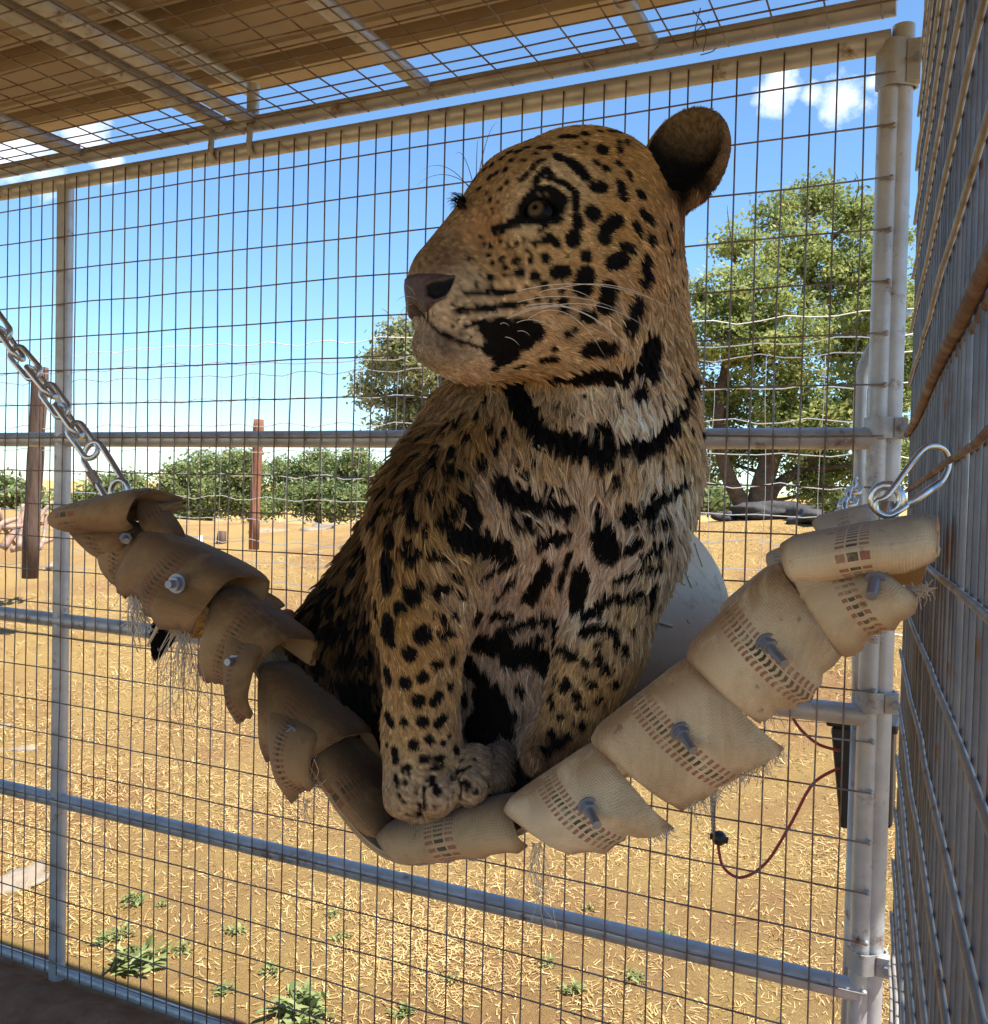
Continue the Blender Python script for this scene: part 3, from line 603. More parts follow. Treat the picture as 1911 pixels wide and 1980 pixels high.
def strap(o, A, B, C, D, yf, ye, mat, bulge=.012, bed=.55, drop=.05, th=.013, nu=15, nv=16, wav=.006, curl=0.0, name='hose_strip', sidecurl=.0, rise=.012, pinch=0.0, lap=.05):
    """a flat hose: comes up from the bed of the sling, folds over the front edge A-B and hangs to its cut end C-D"""
    sh = -.022 if o is C5 else -.05
    yf += sh; ye += sh
    A, B = (aty(*cv(o, p), yf) for p in (A, B)); C, D = (aty(*cv(o, p), ye) for p in (C, D))
    A, B, C, D = A - (B - A) * lap, B + (B - A) * lap, C - (D - C) * lap * .5, D + (D - C) * lap * .5
    us = np.linspace(0, 1, nu); G = []
    w_n = np.cumsum(hr.normal(0, 1, nu)); w_n = (w_n - np.linspace(w_n[0], w_n[-1], nu)); w_n = w_n / (np.abs(w_n).max() + 1e-9)
    ph = hr.uniform(0, 6, 3)
    for i, u in enumerate(us):
        F0 = A * (1 - u) + B * u; E = C * (1 - u) + D * u; E = E + (E - F0) / np.linalg.norm(E - F0) * wav * w_n[i]
        if pinch: m_ = (C + D) / 2; E = E + (m_ - E) * pinch
        dn = E - F0; up = np.array([0, 0, 1.0]); side = 4 * u * (1 - u)
        pts = []
        if bed > 0:
            pts += [F0 + np.array([0, bed, -drop]), F0 + np.array([0, bed * .5, -drop * 1.1]), F0 + np.array([0, .06, -.012]), F0 + np.array([0, .022, -.002])]
        pts += [F0 + np.array([0, .006, .0]), F0 + dn * .06 + np.array([0, -rise * .7, 0]), F0 + dn * .22 + np.array([0, -rise - bulge * .5 * side, 0]), F0 + dn * .5 + np.array([0, -rise - bulge * side, 0]),
                F0 + dn * .78 + np.array([0, -rise * .8 - bulge * .7 * side, 0]), E + np.array([0, -curl - sidecurl * abs(2 * u - 1) ** 2, 0])]
        P = spline(pts, nv * (2 if bed > 0 else 1))
        P[:, 1] += .0035 * np.sin(ph[0] + 5 * u + np.linspace(0, 4, len(P)))
        G.append(P)
    G = np.array(G)                                   # (nu, nv, 3)
    n_u, n_v = G.shape[:2]
    du = np.gradient(G, axis=0); dv = np.gradient(G, axis=1); N = np.cross(du, dv); N /= np.linalg.norm(N, axis=2)[..., None] + 1e-12
    S = np.concatenate([[0], np.cumsum(np.linalg.norm(np.diff(G[n_u // 2], axis=0), axis=1))])
    prof = th / 2 * np.sqrt(np.clip(1 - np.abs(2 * us - 1) ** 7, 0, 1)); prof[[0, -1]] = th * .10
    top = G + N * prof[:, None, None]; bot = G - N * prof[:, None, None]
    V = np.concatenate([top.reshape(-1, 3), bot.reshape(-1, 3)]); F = []; UV = {}
    idx = lambda i, j, k: k * n_u * n_v + i * n_v + j
    for i in range(n_u - 1):
        for j in range(n_v - 1):
            F.append((idx(i, j, 0), idx(i + 1, j, 0), idx(i + 1, j + 1, 0), idx(i, j + 1, 0))); F.append((idx(i, j, 1), idx(i, j + 1, 1), idx(i + 1, j + 1, 1), idx(i + 1, j, 1)))
    for j in range(n_v - 1):
        F.append((idx(0, j, 0), idx(0, j + 1, 0), idx(0, j + 1, 1), idx(0, j, 1))); F.append((idx(n_u - 1, j, 0), idx(n_u - 1, j, 1), idx(n_u - 1, j + 1, 1), idx(n_u - 1, j + 1, 0)))
    for i in range(n_u - 1):
        for j in (0, n_v - 1):
            q = (idx(i, j, 0), idx(i, j, 1), idx(i + 1, j, 1), idx(i + 1, j, 0)); F.append(q if j == 0 else q[::-1])
    me = mesh_from(name, V, F); l = me.uv_layers.new(name='UVMap'); uvv = np.zeros((len(V), 2)); 
    uvv[:, 0] = np.tile(np.repeat(us, n_v), 2); uvv[:, 1] = np.tile(S, n_u * 2)
    li = np.zeros(len(me.loops), np.int32); me.loops.foreach_get('vertex_index', li); l.data.foreach_set('uv', uvv[li].astype(np.float32).ravel())
    vf = S[int(n_v * (.47 if bed > 0 else .08))]; gr = np.exp(-((uvv[:, 1] - vf) / .045) ** 2) + .8 * np.exp(-((S[-1] - uvv[:, 1]) / .012) ** 2) + .5 * (np.abs(2 * uvv[:, 0] - 1) > .86)
    ga = me.attributes.new('grime', 'FLOAT', 'POINT'); ga.data.foreach_set('value', np.clip(gr, 0, 1).astype(np.float32))
    ob = link(name, me, mat, HAM); smooth_by_angle(ob, 65); STRAPS.append((top, bot)); return ob, G
def fray(o, pts, n, L, spread, mat=None, down=.8, r=.0004):
    q = MB()
    for k in range(n):
        i = hr.integers(0, len(pts) - 1); f = hr.random(); a = aty(*cv(o, (pts[i][0] * (1 - f) + pts[i + 1][0] * f, pts[i][1] * (1 - f) + pts[i + 1][1] * f)), pts[i][2] - (.022 if o is C5 else .05))
        l = L * hr.uniform(.3, 1); d = np.array([hr.normal(0, spread), hr.normal(0, spread * .5), -down + hr.normal(0, spread * .6)]); d /= np.linalg.norm(d)
        q.tube(spline([a - d * .006, a + d * l * .5 + hr.normal(0, .12 * l, 3), a + d * l + hr.normal(0, .18 * l, 3)], 6), r, 3)
    return q.build('frayed_threads', mat or M['thread'], HAM)
def hexbolt(o, p0, p1, y0, y1, parent=None, r=.0042, washer=True):
    sh = -.026 if o is C5 else -.054
    a = aty(*cv(o, p0), y0 + sh); b = aty(*cv(o, p1), y1 + sh); d = (b - a) / np.linalg.norm(b - a)
    q = MB(); q.cyl(a - d * .02, b, r, 10); sh = q.build('bolt', M['bolt'], HAM); smooth_by_angle(sh)
    q = MB(); q.cyl(a - d * .001, a + d * .006, r * 1.9, 6); nt = q.build('nut', M['bolt'], sh, False)
    if washer: q = MB(); q.cyl(a - d * .0030, a - d * .0008, r * 2.5, 18); w = q.build('washer', M['bolt'], sh); smooth_by_angle(w)
# right-hand side, clean canvas, each strip lapping over the one below
strap(C5, (1214, 205), (1846, 100), (1235, 370), (1850, 285), .905, .880, M['hose'], .022, bed=.10, drop=.03, rise=.02, wav=.002)
strap(C5, (1225, 300), (1585, 300), (1440, 695), (1765, 440), .898, .872, M['hose'], .012, bed=0, wav=.010)
q = MB(); L_ = [aty(*cv(C5, p), y) for p, y in (((1530, 312), .885), (1840, 285) and ((1835, 290), .885), ((1800, 400), .890), ((1640, 385), .892), ((1560, 340), .890))]
q.add(L_ + [p + np.array([0, .012, 0]) for p in L_], [(0, 1, 2, 3, 4), (9, 8, 7, 6, 5)] + [(i, 5 + i, 5 + (i + 1) % 5, (i + 1) % 5) for i in range(5)]); q.build('hose_lining', M['lining'], HAM, False)
strap(C5, (770, 690), (1150, 322), (1095, 1005), (1448, 705), .930, .905, M['hose'], .012, wav=.010)
strap(C5, (352, 1060), (768, 735), (745, 1402), (1182, 1132), .955, .930, M['hose'], .012, wav=.006)
strap(C3, (1138, 1080), (1548, 808), (1430, 1300), (1884, 1196), .980, .950, M['hose'], .014, wav=.012)
strap(C3, (592, 1180), (1145, 1060), (672, 1332), (1222, 1264), 1.005, .985, M['hose_mid'], .018, wav=.004, rise=.016)
# left-hand side, brown with dirt
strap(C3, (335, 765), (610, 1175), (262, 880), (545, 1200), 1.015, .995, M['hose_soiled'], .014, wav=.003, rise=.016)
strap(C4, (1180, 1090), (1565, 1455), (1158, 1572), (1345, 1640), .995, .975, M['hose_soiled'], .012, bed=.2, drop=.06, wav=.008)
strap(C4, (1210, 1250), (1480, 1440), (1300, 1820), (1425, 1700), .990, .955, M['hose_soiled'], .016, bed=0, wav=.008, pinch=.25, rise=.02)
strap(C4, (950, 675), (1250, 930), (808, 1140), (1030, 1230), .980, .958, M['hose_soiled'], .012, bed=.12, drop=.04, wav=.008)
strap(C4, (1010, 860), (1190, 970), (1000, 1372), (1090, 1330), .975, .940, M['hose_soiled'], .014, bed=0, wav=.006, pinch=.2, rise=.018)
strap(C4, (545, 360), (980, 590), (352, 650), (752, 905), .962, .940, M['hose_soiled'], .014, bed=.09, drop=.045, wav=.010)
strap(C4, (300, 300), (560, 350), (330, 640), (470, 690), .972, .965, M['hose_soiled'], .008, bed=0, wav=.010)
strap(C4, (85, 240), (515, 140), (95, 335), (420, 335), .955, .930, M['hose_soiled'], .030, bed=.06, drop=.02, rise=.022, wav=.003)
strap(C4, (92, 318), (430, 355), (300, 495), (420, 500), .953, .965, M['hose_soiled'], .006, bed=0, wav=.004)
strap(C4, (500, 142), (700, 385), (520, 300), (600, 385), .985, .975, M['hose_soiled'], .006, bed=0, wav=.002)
# far edge of the sling: paler strips looking over the near ones
strap(C5, (1120, 275), (1225, 235), (1150, 340), (1250, 370), 1.05, 1.02, M['hose_white'], .004, bed=0, wav=.003)
strap(C5, (1335, 115), (1590, 55), (1370, 190), (1600, 160), 1.02, 1.00, M['hose_white'], .004, bed=.08, wav=.004)
strap(C5, (925, 505), (1145, 318), (970, 560), (1180, 370), 1.02, 1.00, M['hose_white'], .004, bed=.2, wav=.002)
# two long hoses that carry the strips from end to end, along the near and the far edge
line = [cv(C4, (330, 300)), cv(C4, (760, 520)), cv(C4, (1100, 850)), cv(C4, (1380, 1300)), cv(C3, (470, 1020)), cv(C3, (700, 1200)), cv(C3, (1000, 1170)), cv(C3, (1400, 990)), cv(C5, (620, 930)), cv(C5, (980, 560)), cv(C5, (1300, 300)), cv(C5, (1700, 190))]
for yy, dz, i0 in ((.985, -.022, 0), (1.50, -.075, 4)):
    P = spline([np.array([aty(x, y, .97)[0], yy, aty(x, y, .97)[2] + dz]) for x, y in line[i0:]], 60); V = []; F = []
    for p in P: V += [p + np.array([0, -.05, .004]), p + np.array([0, .05, .004]), p + np.array([0, .05, -.004]), p + np.array([0, -.05, -.004])]
    for i in range(len(P) - 1):
        for k in range(4): F.append((4 * i + k, 4 * i + (k + 1) % 4, 4 * i + 4 + (k + 1) % 4, 4 * i + 4 + k))
    me = mesh_from('carrier_hose', V, F, False); me.uv_layers.new(name='UVMap'); link('carrier_hose', me, M['hose_mid'], HAM)
hexbolt(C5, (1118, 662), (1195, 748), .892, .868); hexbolt(C5, (735, 1055), (788, 1135), .918, .895); hexbolt(C3, (1510, 1095), (1550, 1172), .936, .910); hexbolt(C5, (1600, 350), (1580, 445), .870, .845, r=.0045, washer=False)
hexbolt(C4, (672, 640), (630, 645), .920, .905, r=.0048); hexbolt(C4, (1000, 1058), (950, 1065), .945, .925); hexbolt(C4, (1290, 1448), (1220, 1495), .962, .945); hexbolt(C3, (975, 1295), (985, 1325), .985, .978, r=.004, washer=False); hexbolt(C4, (398, 385), (405, 410), .945, .935, washer=False)
fray(C4, [(360, 640, .962), (440, 700, .950), (560, 770, .942)], 30, .035, .5); fray(C4, [(430, 690, .955), (470, 720, .95)], 30, .065, .25, M['hose_white'], 1.0, .0008)
fray(C4, [(640, 890, .945), (740, 910, .94)], 34, .11, .30); fray(C4, [(690, 930, .945), (750, 950, .945)], 22, .15, .28, None, .9); fray(C4, [(1400, 1700, .96), (1420, 1720, .96)], 16, .04, .9, None, .2); fray(C4, [(1360, 1830, .955), (1390, 1820, .955)], 10, .05, .4)
q = MB(); P = [aty(*cv(C4, p), .925) for p in ((640, 800), (590, 850), (555, 910), (520, 975))]; q.tube(spline(P, 12), np.linspace(.0034, .0018, 12), 6); q.build('torn_strip', M['thread'], HAM)
fray(C5, [(1090, 1000, .905), (1150, 960, .905), (1190, 830, .905)], 30, .012, .8); fray(C5, [(1180, 1130, .93), (1000, 1240, .93), (745, 1402, .93)], 150, .016, .8); fray(C5, [(1830, 410, .872), (1770, 440, .872)], 40, .012, .9, None, .2); fray(C3, [(1884, 1196, .95), (1780, 1230, .95)], 30, .010, .8)
fray(C3, [(1250, 1280, .96), (1300, 1275, .96)], 16, .09, .25, None, 1.0)
fray(C5, [(1640, 590, .872), (1480, 690, .872)], 40, .008, .8)

# ------------------------------------------------------------------ chain, carabiners, ball
def link_mesh(a, b, w, r, nrm):
    """one oval chain link from a to b"""
    a = np.asarray(a, float); b = np.asarray(b, float); d = b - a; L = np.linalg.norm(d); d /= L; nrm = nrm - d * (nrm @ d); nrm /= np.linalg.norm(nrm); s = np.cross(d, nrm); P = []
    for k in range(24):
        th = 2 * math.pi * k / 24; c, q = math.cos(th), math.sin(th); P.append((a + b) / 2 + d * (np.sign(c) * (L / 2 - w) + c * w) + s * (q * w))
    return MB().tube(P, r, 8, closed=True)
chain = empty('chain', aty(200, 900, .99), 'galvanised steel chain holding up the soiled end of the hammock', 'chain')
Z3 = (0, 600, 2.8); cp = [aty(*cv(Z3, p), .99) for p in ((-330, -330), (-230, -200), (-140, -80), (-60, 15), (20, 125), (92, 235), (180, 335), (262, 440), (335, 540), (408, 648), (492, 760))]
for i in range(len(cp) - 1):
    a, b = cp[i], cp[i + 1]; d = (b - a) / np.linalg.norm(b - a); nrm = np.array([.25, -.9, .2]) if i % 2 else np.cross(d, [.3, -.9, .1])
    link_mesh(a - d * .011, b + d * .011, .0125, .0042, nrm).build('link', M['steel'], chain)
a, b = cp[-1], aty(*cv(Z3, (632, 985)), .975); hook = empty('quick_link', a, 'long steel quick link between the chain and the brown hose end', 'quick link')
d = (b - a) / np.linalg.norm(b - a); link_mesh(a - d * .010, b + d * .014, .0185, .0046, np.array([.2, -1, .1])).build('loop', M['steel'], hook)
m_ = a * .55 + b * .45; s_ = np.cross(d, np.array([.2, -1, .1])); s_ /= np.linalg.norm(s_); MB().cyl(m_ + s_ * .0185 - d * .012, m_ + s_ * .0185 + d * .012, .0075, 6).build('sleeve', M['steel'], hook, False)
q = MB(); c = aty(*cv(Z3, (650, 985)), .965); q.tube([c + .017 * np.array([math.cos(k * .4), 0, math.sin(k * .4)]) for k in range(16)], .0042, 8, closed=True); o = q.build('ring', M['steel']); tag(o, 'small steel ring threaded through the brown hose end', 'ring')
# snap hooks on the side wall
def carabiner(pts, r, label, nrmoff, gate):
    root = empty('carabiner', pts[0], label, 'carabiner'); P = spline(pts + [pts[0]], 60)[:-1]; MB().tube(P, r, 10, closed=True).build('frame', M['steel'], root)
    MB().cyl(gate[0], gate[1], r * 1.25, 10).build('gate', M['steel'], root); return root
Q6 = (1680, 700, 2.8)
kp = lambda p, y: aty(*cv(Q6, p), y)
carabiner([kp((70, 825), .885), kp((42, 800), .884), kp((45, 755), .884), kp((100, 725), .887), kp((200, 590), .902), kp((290, 478), .916), kp((355, 455), .926), kp((412, 478), .938), kp((435, 550), .944), kp((400, 640), .938), kp((320, 705), .926), kp((225, 765), .910), kp((150, 815), .895), kp((105, 835), .888)], .0027, 'polished steel carabiner clipped from the pale hose end to the side wall', 0, (kp((385, 655), .936), kp((205, 778), .907)))
q = MB(); c = kp((95, 815), .905); q.cyl(c - np.array([0, 0, .03]), c + np.array([0, 0, .010]), .0065, 10); q.tube([c + .012 * np.array([math.cos(k * .45), 0, math.sin(k * .45)]) + np.array([0, 0, .012]) for k in range(14)], .0042, 8, closed=True); o = q.build('eye_bolt', M['steel']); tag(o, 'short steel eye bolt through the pale hose end', 'eye bolt')
rc = empty('short_chain', aty(1630, 1000, 1.50), 'few small chain links tying the far pale corner of the hammock to the mesh', 'chain')
qp = [aty(*cv((1300, 600, 2.8), p), y) for p, y in (((930, 1115), 1.50), ((938, 1085), 1.58), ((948, 1055), 1.66), ((960, 1025), 1.75), ((975, 990), 1.85), ((990, 962), 1.94), ((1000, 940), 2.045))]
for i in range(6):
    a, b = qp[i], qp[i + 1]; d = (b - a) / np.linalg.norm(b - a); link_mesh(a - d * .008, b + d * .008, .0125, .0038, np.array([1, .1, .1]) if i % 2 else np.cross(d, [1, .1, .1])).build('link', M['steel'], rc)
# big scuffed ball lying behind the jaguar
t = NT('scuffed_plastic'); v = t.coord('Object')
c = t.ramp(t.noise(5, 6, .6, v), [(.3, (.56, .46, .33)), (.7, (.70, .60, .46))])
g = t.ramp(t.noise(9, 9, .75, v, 1.5), [(.56, (0, 0, 0)), (.66, (1, 1, 1))]); c = t.mix(t.math('MULTIPLY', g, .6), c, (.33, .25, .17))
g = t.ramp(t.noise(38, 5, .6, v, 2.5), [(.64, (0, 0, 0)), (.70, (1, 1, 1))]); c = t.mix(t.math('MULTIPLY', g, .7), c, (.16, .10, .06))
t.set(Base_Color=c, Roughness=.7); t.bump(t.noise(60, 6, .7, v, 1), .3, .003); M['ball'] = t.m
bc = at(1158 * PX, 1188 * PX, 1.50); br = 236 * PX * 1.5 / FPX
q = MB(); q.ball((0, 0, 0), br, 48, 32); ball_root = empty('ball', bc - np.array([0, 0, br]), 'large scuffed off-white plastic ball resting in the hammock behind the jaguar', 'ball')
P = np.array(q.V) + bc; link('shell', mesh_from('shell', P, q.F), M['ball'], ball_root)
def onb(x, y):
    v_ = ray(x * PX, y * PX); v_ = v_ / np.linalg.norm(v_); oc = EYE - bc; b_ = oc @ v_; disc = max(b_ * b_ - (oc @ oc - br * br), 0); return EYE + v_ * (-b_ - math.sqrt(disc) - .0015)
for (x0, y0, x1, y1) in ((1240, 1185, 1288, 1199), (1283, 1100, 1312, 1120), (1312, 1095, 1325, 1125), (1330, 1040, 1345, 1085)):
    MB().tube([onb(x0, y0), onb((x0 + x1) / 2, (y0 + y1) / 2), onb(x1, y1)], .0022 if x0 == 1240 else .0010, 5).build('straw', M['thread'], ball_root)
# ------------------------------------------------------------------ the jaguar
def U3(p): return (np.asarray(p, float) - EYE)
CAMB = np.stack([RGT, UPV, FWD])                       # world -> (right, up, depth)
def c3(x, y, d):                                       # picture position (1892-wide reading) + depth -> camera-aligned metres
    x *= PX; y *= PX
    return np.array([(x - IW / 2) / FPX * d, -(y - IH / 2) / FPX * d, d])
def px(n, d=1.12): return n * PX * d / FPX
H_D = 1.09; H_TH = math.radians(25); HU = px(1, H_D)
H_C = c3(1100, 470, H_D)
H_F = np.array([-math.cos(H_TH), 0, -math.sin(H_TH)]); H_S = np.array([math.sin(H_TH), 0, -math.cos(H_TH)]); H_U = np.array([0, 1.0, 0])
H_B = np.stack([H_F, H_U, H_S])
def hd(f, u, s): return H_C + HU * (f * H_F + u * H_U + s * H_S)

PR = []
def ell(c, r, k=.03, R=None, op='u'): PR.append(('e', np.asarray(c), np.asarray(r, float), np.eye(3) if R is None else R, k, op))
def cone(a, b, ra, rb, k=.03, op='u'): PR.append(('c', np.asarray(a), np.asarray(b), ra, rb, k, op))
def hell(f, u, s, rf, ru, rs, k=.025, op='u', tilt=0):
    R = H_B
    if tilt:
        c, q = math.cos(tilt), math.sin(tilt); R = np.stack([c * H_F + q * H_U, -q * H_F + c * H_U, H_S])
    ell(hd(f, u, s), np.array([rf, ru, rs]) * HU, k, R, op)
def hcone(a, b, ra, rb, k=.02, op='u'): cone(hd(*a), hd(*b), ra * HU, rb * HU, k, op)

# trunk
cone(c3(985, 930, 1.20), c3(742, 1310, 1.39), .128, .155, .03)
ell(c3(735, 1335, 1.38), (.13, .135, .12), .04)
ell(c3(665, 1300, 1.30), (.085, .12, .08), .03)                       # near thigh
# neck and chest
cone(c3(1180, 540, 1.16), c3(1150, 850, 1.16), .082, .118, .03)
ell(c3(1105, 960, 1.15), (.135, .135, .10), .04)
ell(c3(1020, 1180, 1.22), (.105, .17, .10), .04)                       # belly
ell(c3(960, 860, 1.17), (.10, .10, .10), .04)
ell(c3(1000, 1420, 1.22), (.11, .07, .08), .04)                        # hind feet drawn in below the belly
cone(c3(930, 1440, 1.20), c3(985, 1520, 1.17), .045, .034, .02)
# foreleg with the weight on it
ell(c3(842, 1020, 1.12), (.078, .115, .07), .035)
cone(c3(850, 990, 1.12), c3(812, 1180, 1.11), .062, .050, .03)
cone(c3(812, 1170, 1.11), c3(806, 1412, 1.12), .049, .0395, .02)
cone(c3(804, 1397, 1.12), c3(818, 1492, 1.11), .0405, .052, .02)
for x, y, d, r in ((772, 1528, 1.095, .0235), (838, 1522, 1.072, .0245), (902, 1505, 1.078, .0235), (950, 1490, 1.11, .019)):
    cone(c3(x + 4, y - 48, d + .03), c3(x, y, d), r * .86, r * .98, .004)
for x, y0, y1 in ((806, 1488, 1572), (870, 1474, 1556), (926, 1470, 1530)):
    cone(c3(x, y0, 1.075), c3(x - 3, y1, 1.075), .0055, .0075, .005, 's')
# the other foreleg
ell(c3(1200, 1040, 1.10), (.052, .075, .055), .035)
cone(c3(1200, 1050, 1.09), c3(1152, 1235, 1.09), .052, .047, .025)
cone(c3(1152, 1230, 1.09), c3(1095, 1385, 1.11), .046, .036, .02)
ell(c3(1062, 1432, 1.115), (.040, .036, .035), .02)
for x, y in ((1028, 1452), (1065, 1470), (1102, 1455)): cone(c3(x + 6, y - 28, 1.105), c3(x, y, 1.085), .016, .0155, .004)
# tail, round the rump and out behind the sling
TAIL = [c3(640, 1280, 1.36), c3(560, 1215, 1.40), c3(505, 1196, 1.41), c3(440, 1190, 1.41), c3(380, 1192, 1.42), c3(325, 1198, 1.42), c3(304, 1222, 1.41), c3(300, 1250, 1.40)]
for i in range(len(TAIL) - 1): cone(TAIL[i], TAIL[i + 1], (.028, .022, .019, .018, .018, .018, .017)[i], (.022, .019, .018, .018, .018, .017, .008)[i], .012)
# head
hell(-32, 60, 0, 190, 165, 140, .03)
hell(60, 30, 0, 145, 128, 128, .03)
hcone((125, 68, 0), (272, -78, 0), 78, 54, .03)
for s in (-1, 1):
    hell(222, -136, (44 if s > 0 else 34) * s, 98, 74, 56, .025, tilt=-.15)
    hell(25, -75, 80 * s, 165, 150, 92, .04)
    hell(130, 82, 62 * s, 66, 42, 48, .02, tilt=-.5)              # brow ridge
    hell(120, 0, 92 * s, 75, 50, 45, .03)                            # cheek bone
    hcone((210, -205, 15 * s), (20, -165, 75 * s), 50, 85, .03)      # jaw
hell(284, -106, 0, 48, 48, 50, .015)                                  # nose
hell(235, -212, 0, 92, 52, 62, .02)                                  # chin
hcone((345, -150, 0), (150, -185, 78), 7, 7, .006, 's'); hcone((345, -150, 0), (150, -185, -78), 7, 7, .006, 's')
def march(x, y):
    v = c3(x, y, 1.0); t = .85
    for _ in range(60): t += float(sdf_points((v * t)[None])[0]) * .8 / np.linalg.norm(v)
    return v * t
def mirror_head(P): q = P - hd(0, 0, 0); return P - 2 * (q @ H_S) * H_S
EARS = []
# near ear: an upright cup
def ear(base, tip, w, face):
    base, tip, face = (np.asarray(v, float) for v in (base, tip, face))
    L = tip - base; h = np.linalg.norm(L); L = L / h; face = face - L * (face @ L); face /= np.linalg.norm(face); sd = np.cross(L, face)
    R = np.stack([L, sd, face]); c = base + L * h * .5
    ell(c, (h * .60, w, .028), .016, R)
    ell(c + face * .026 + L * h * .02, (h * .52, w * .78, .040), .005, R, 's'); EARS.append((c + face * .026 + L * h * .02, np.array((h * .52, w * .78, .040)), R))
ear(c3(1276, 388, 1.10), c3(1345, 226, 1.12), .050, np.array([-.42, .0, -.90]))
ear(hd(-150, 110, -120), hd(-225, 185, -150), .040, np.array([-.5, .2, .8]))

def sd_prim(p, P):
    if p[0] == 'e':
        q = (P - p[1]) @ p[3].T.astype(P.dtype); r = p[2].astype(P.dtype)
        k0 = np.sqrt(((q / r) ** 2).sum(-1)); k1 = np.sqrt(((q / (r * r)) ** 2).sum(-1)) + 1e-9
        return k0 * (k0 - 1) / k1
    a, b, ra, rb = p[1], p[2], p[3], p[4]
    ab = (b - a).astype(P.dtype); t = np.clip(((P - a) @ ab) / (ab @ ab), 0, 1)
    return np.sqrt(((P - a - t[..., None] * ab) ** 2).sum(-1)) - (ra + (rb - ra) * t)
def combine(G, d, k, op):
    if op == 'u':
        h = np.maximum(k - np.abs(G - d), 0) / k; return np.minimum(G, d) - h * h * k * .25
    d = -d; h = np.maximum(k - np.abs(G - d), 0) / k; return np.maximum(G, d) + h * h * k * .25
def sdf_points(P):
    G = np.full(len(P), .2, np.float32)
    for p in PR: G = combine(G, sd_prim(p, P), p[-2], p[-1])
    return G
EYE_P = march(1037, 393)
_n = sdf_points(EYE_P + np.eye(3) * .004) - sdf_points(EYE_P - np.eye(3) * .004); EYE_N = _n / np.linalg.norm(_n)
EYE_X = np.cross([0, 1, 0], EYE_N); EYE_X /= np.linalg.norm(EYE_X); EYE_Y = np.cross(EYE_N, EYE_X)
if EYE_X[0] > 0: EYE_X = -EYE_X
_c, _q = math.cos(.12), math.sin(.12)
_R = np.stack([_c * EYE_X - _q * EYE_Y, _q * EYE_X + _c * EYE_Y, EYE_N])
ell(EYE_P + EYE_N * .008 + EYE_X * .006, (.034, .024, .014), .014, _R, 's')        # socket
ell(EYE_P - EYE_N * .002, (.0205, .0092, .022), .003, _R, 's')                      # between the lids
_m = np.stack([mirror_head(hd(0, 0, 0) + v) - hd(0, 0, 0) for v in _R])
ell(mirror_head(EYE_P - EYE_N * .001), (.0205, .0125, .022), .006, _m, 's')
VOX = .004
def build_body():
    lo = np.array([-.50, -.44, .95]); hi = np.array([.33, .49, 1.56])
    n = np.ceil((hi - lo) / VOX).astype(int) + 1
    ax = [(lo[i] + VOX * np.arange(n[i])).astype(np.float32) for i in range(3)]
    G = np.full(tuple(n), .12, np.float32)
    for p in PR:
        if p[0] == 'e': c, e = p[1], np.full(3, p[2].max())
        else: c = (p[1] + p[2]) / 2; e = np.abs(p[1] - p[2]) / 2 + max(p[3], p[4])
        e = e + p[-2] + .012
        s = [slice(max(int((c[i] - e[i] - lo[i]) / VOX), 0), min(int((c[i] + e[i] - lo[i]) / VOX) + 2, n[i])) for i in range(3)]
        g = np.stack(np.meshgrid(ax[0][s[0]], ax[1][s[1]], ax[2][s[2]], indexing='ij'), -1)
        G[tuple(s)] = combine(G[tuple(s)], sd_prim(p, g), p[-2], p[-1])
    # surface nets
    S = G < 0
    acc = np.zeros(tuple(n - 1) + (3,), np.float32); cnt = np.zeros(tuple(n - 1), np.float32)
    off = [(0, 0), (0, 1), (1, 0), (1, 1)]
    for a in range(3):
        b, c = [(1, 2), (0, 2), (0, 1)][a]
        for ob, oc in off:
            s0 = [None] * 3; s1 = [None] * 3
            s0[a] = slice(0, n[a] - 1); s1[a] = slice(1, n[a])
            for ax_, o in ((b, ob), (c, oc)): s0[ax_] = s1[ax_] = slice(o, n[ax_] - 1 + o)
            g0, g1 = G[tuple(s0)], G[tuple(s1)]; m = (g0 < 0) != (g1 < 0)
            t = np.where(m, g0 / np.where(m, g0 - g1, 1), 0)
            acc[..., a] += t; acc[..., b] += m * ob; acc[..., c] += m * oc; cnt += m
    act = cnt > 0; idx = np.full(act.shape, -1, np.int64); idx[act] = np.arange(act.sum())
    ijk = np.argwhere(act).astype(np.float32)
    V = lo + VOX * (ijk + acc[act] / cnt[act][:, None])
    F = []
    for a in range(3):
        b, c = [(1, 2), (2, 0), (0, 1)][a]
        s0 = [slice(1, n[i] - 1) for i in range(3)]; s0[a] = slice(0, n[a] - 1); s1 = list(s0); s1[a] = slice(1, n[a])
        q0, q1 = S[tuple(s0)], S[tuple(s1)]; e = np.argwhere(q0 != q1); fl = q0[q0 != q1]
        base = e.copy()
        for i in range(3):
            if i != a: base[:, i] += 1
        def cell(db, dc):
            k = base.copy(); k[:, b] -= db; k[:, c] -= dc; return idx[k[:, 0], k[:, 1], k[:, 2]]
        q = np.stack([cell(1, 1), cell(0, 1), cell(0, 0), cell(1, 0)], 1)
        q[~fl] = q[~fl][:, ::-1]; F.append(q)
    return V, np.concatenate(F)
BV, BF = build_body()
def sdf_normal(P, h=.0015):
    g = np.stack([sdf_points(P + np.eye(3)[i] * h) - sdf_points(P - np.eye(3)[i] * h) for i in range(3)], 1)
    return g / (np.linalg.norm(g, axis=1)[:, None] + 1e-9)
def to_world(P): return EYE + P @ CAMB
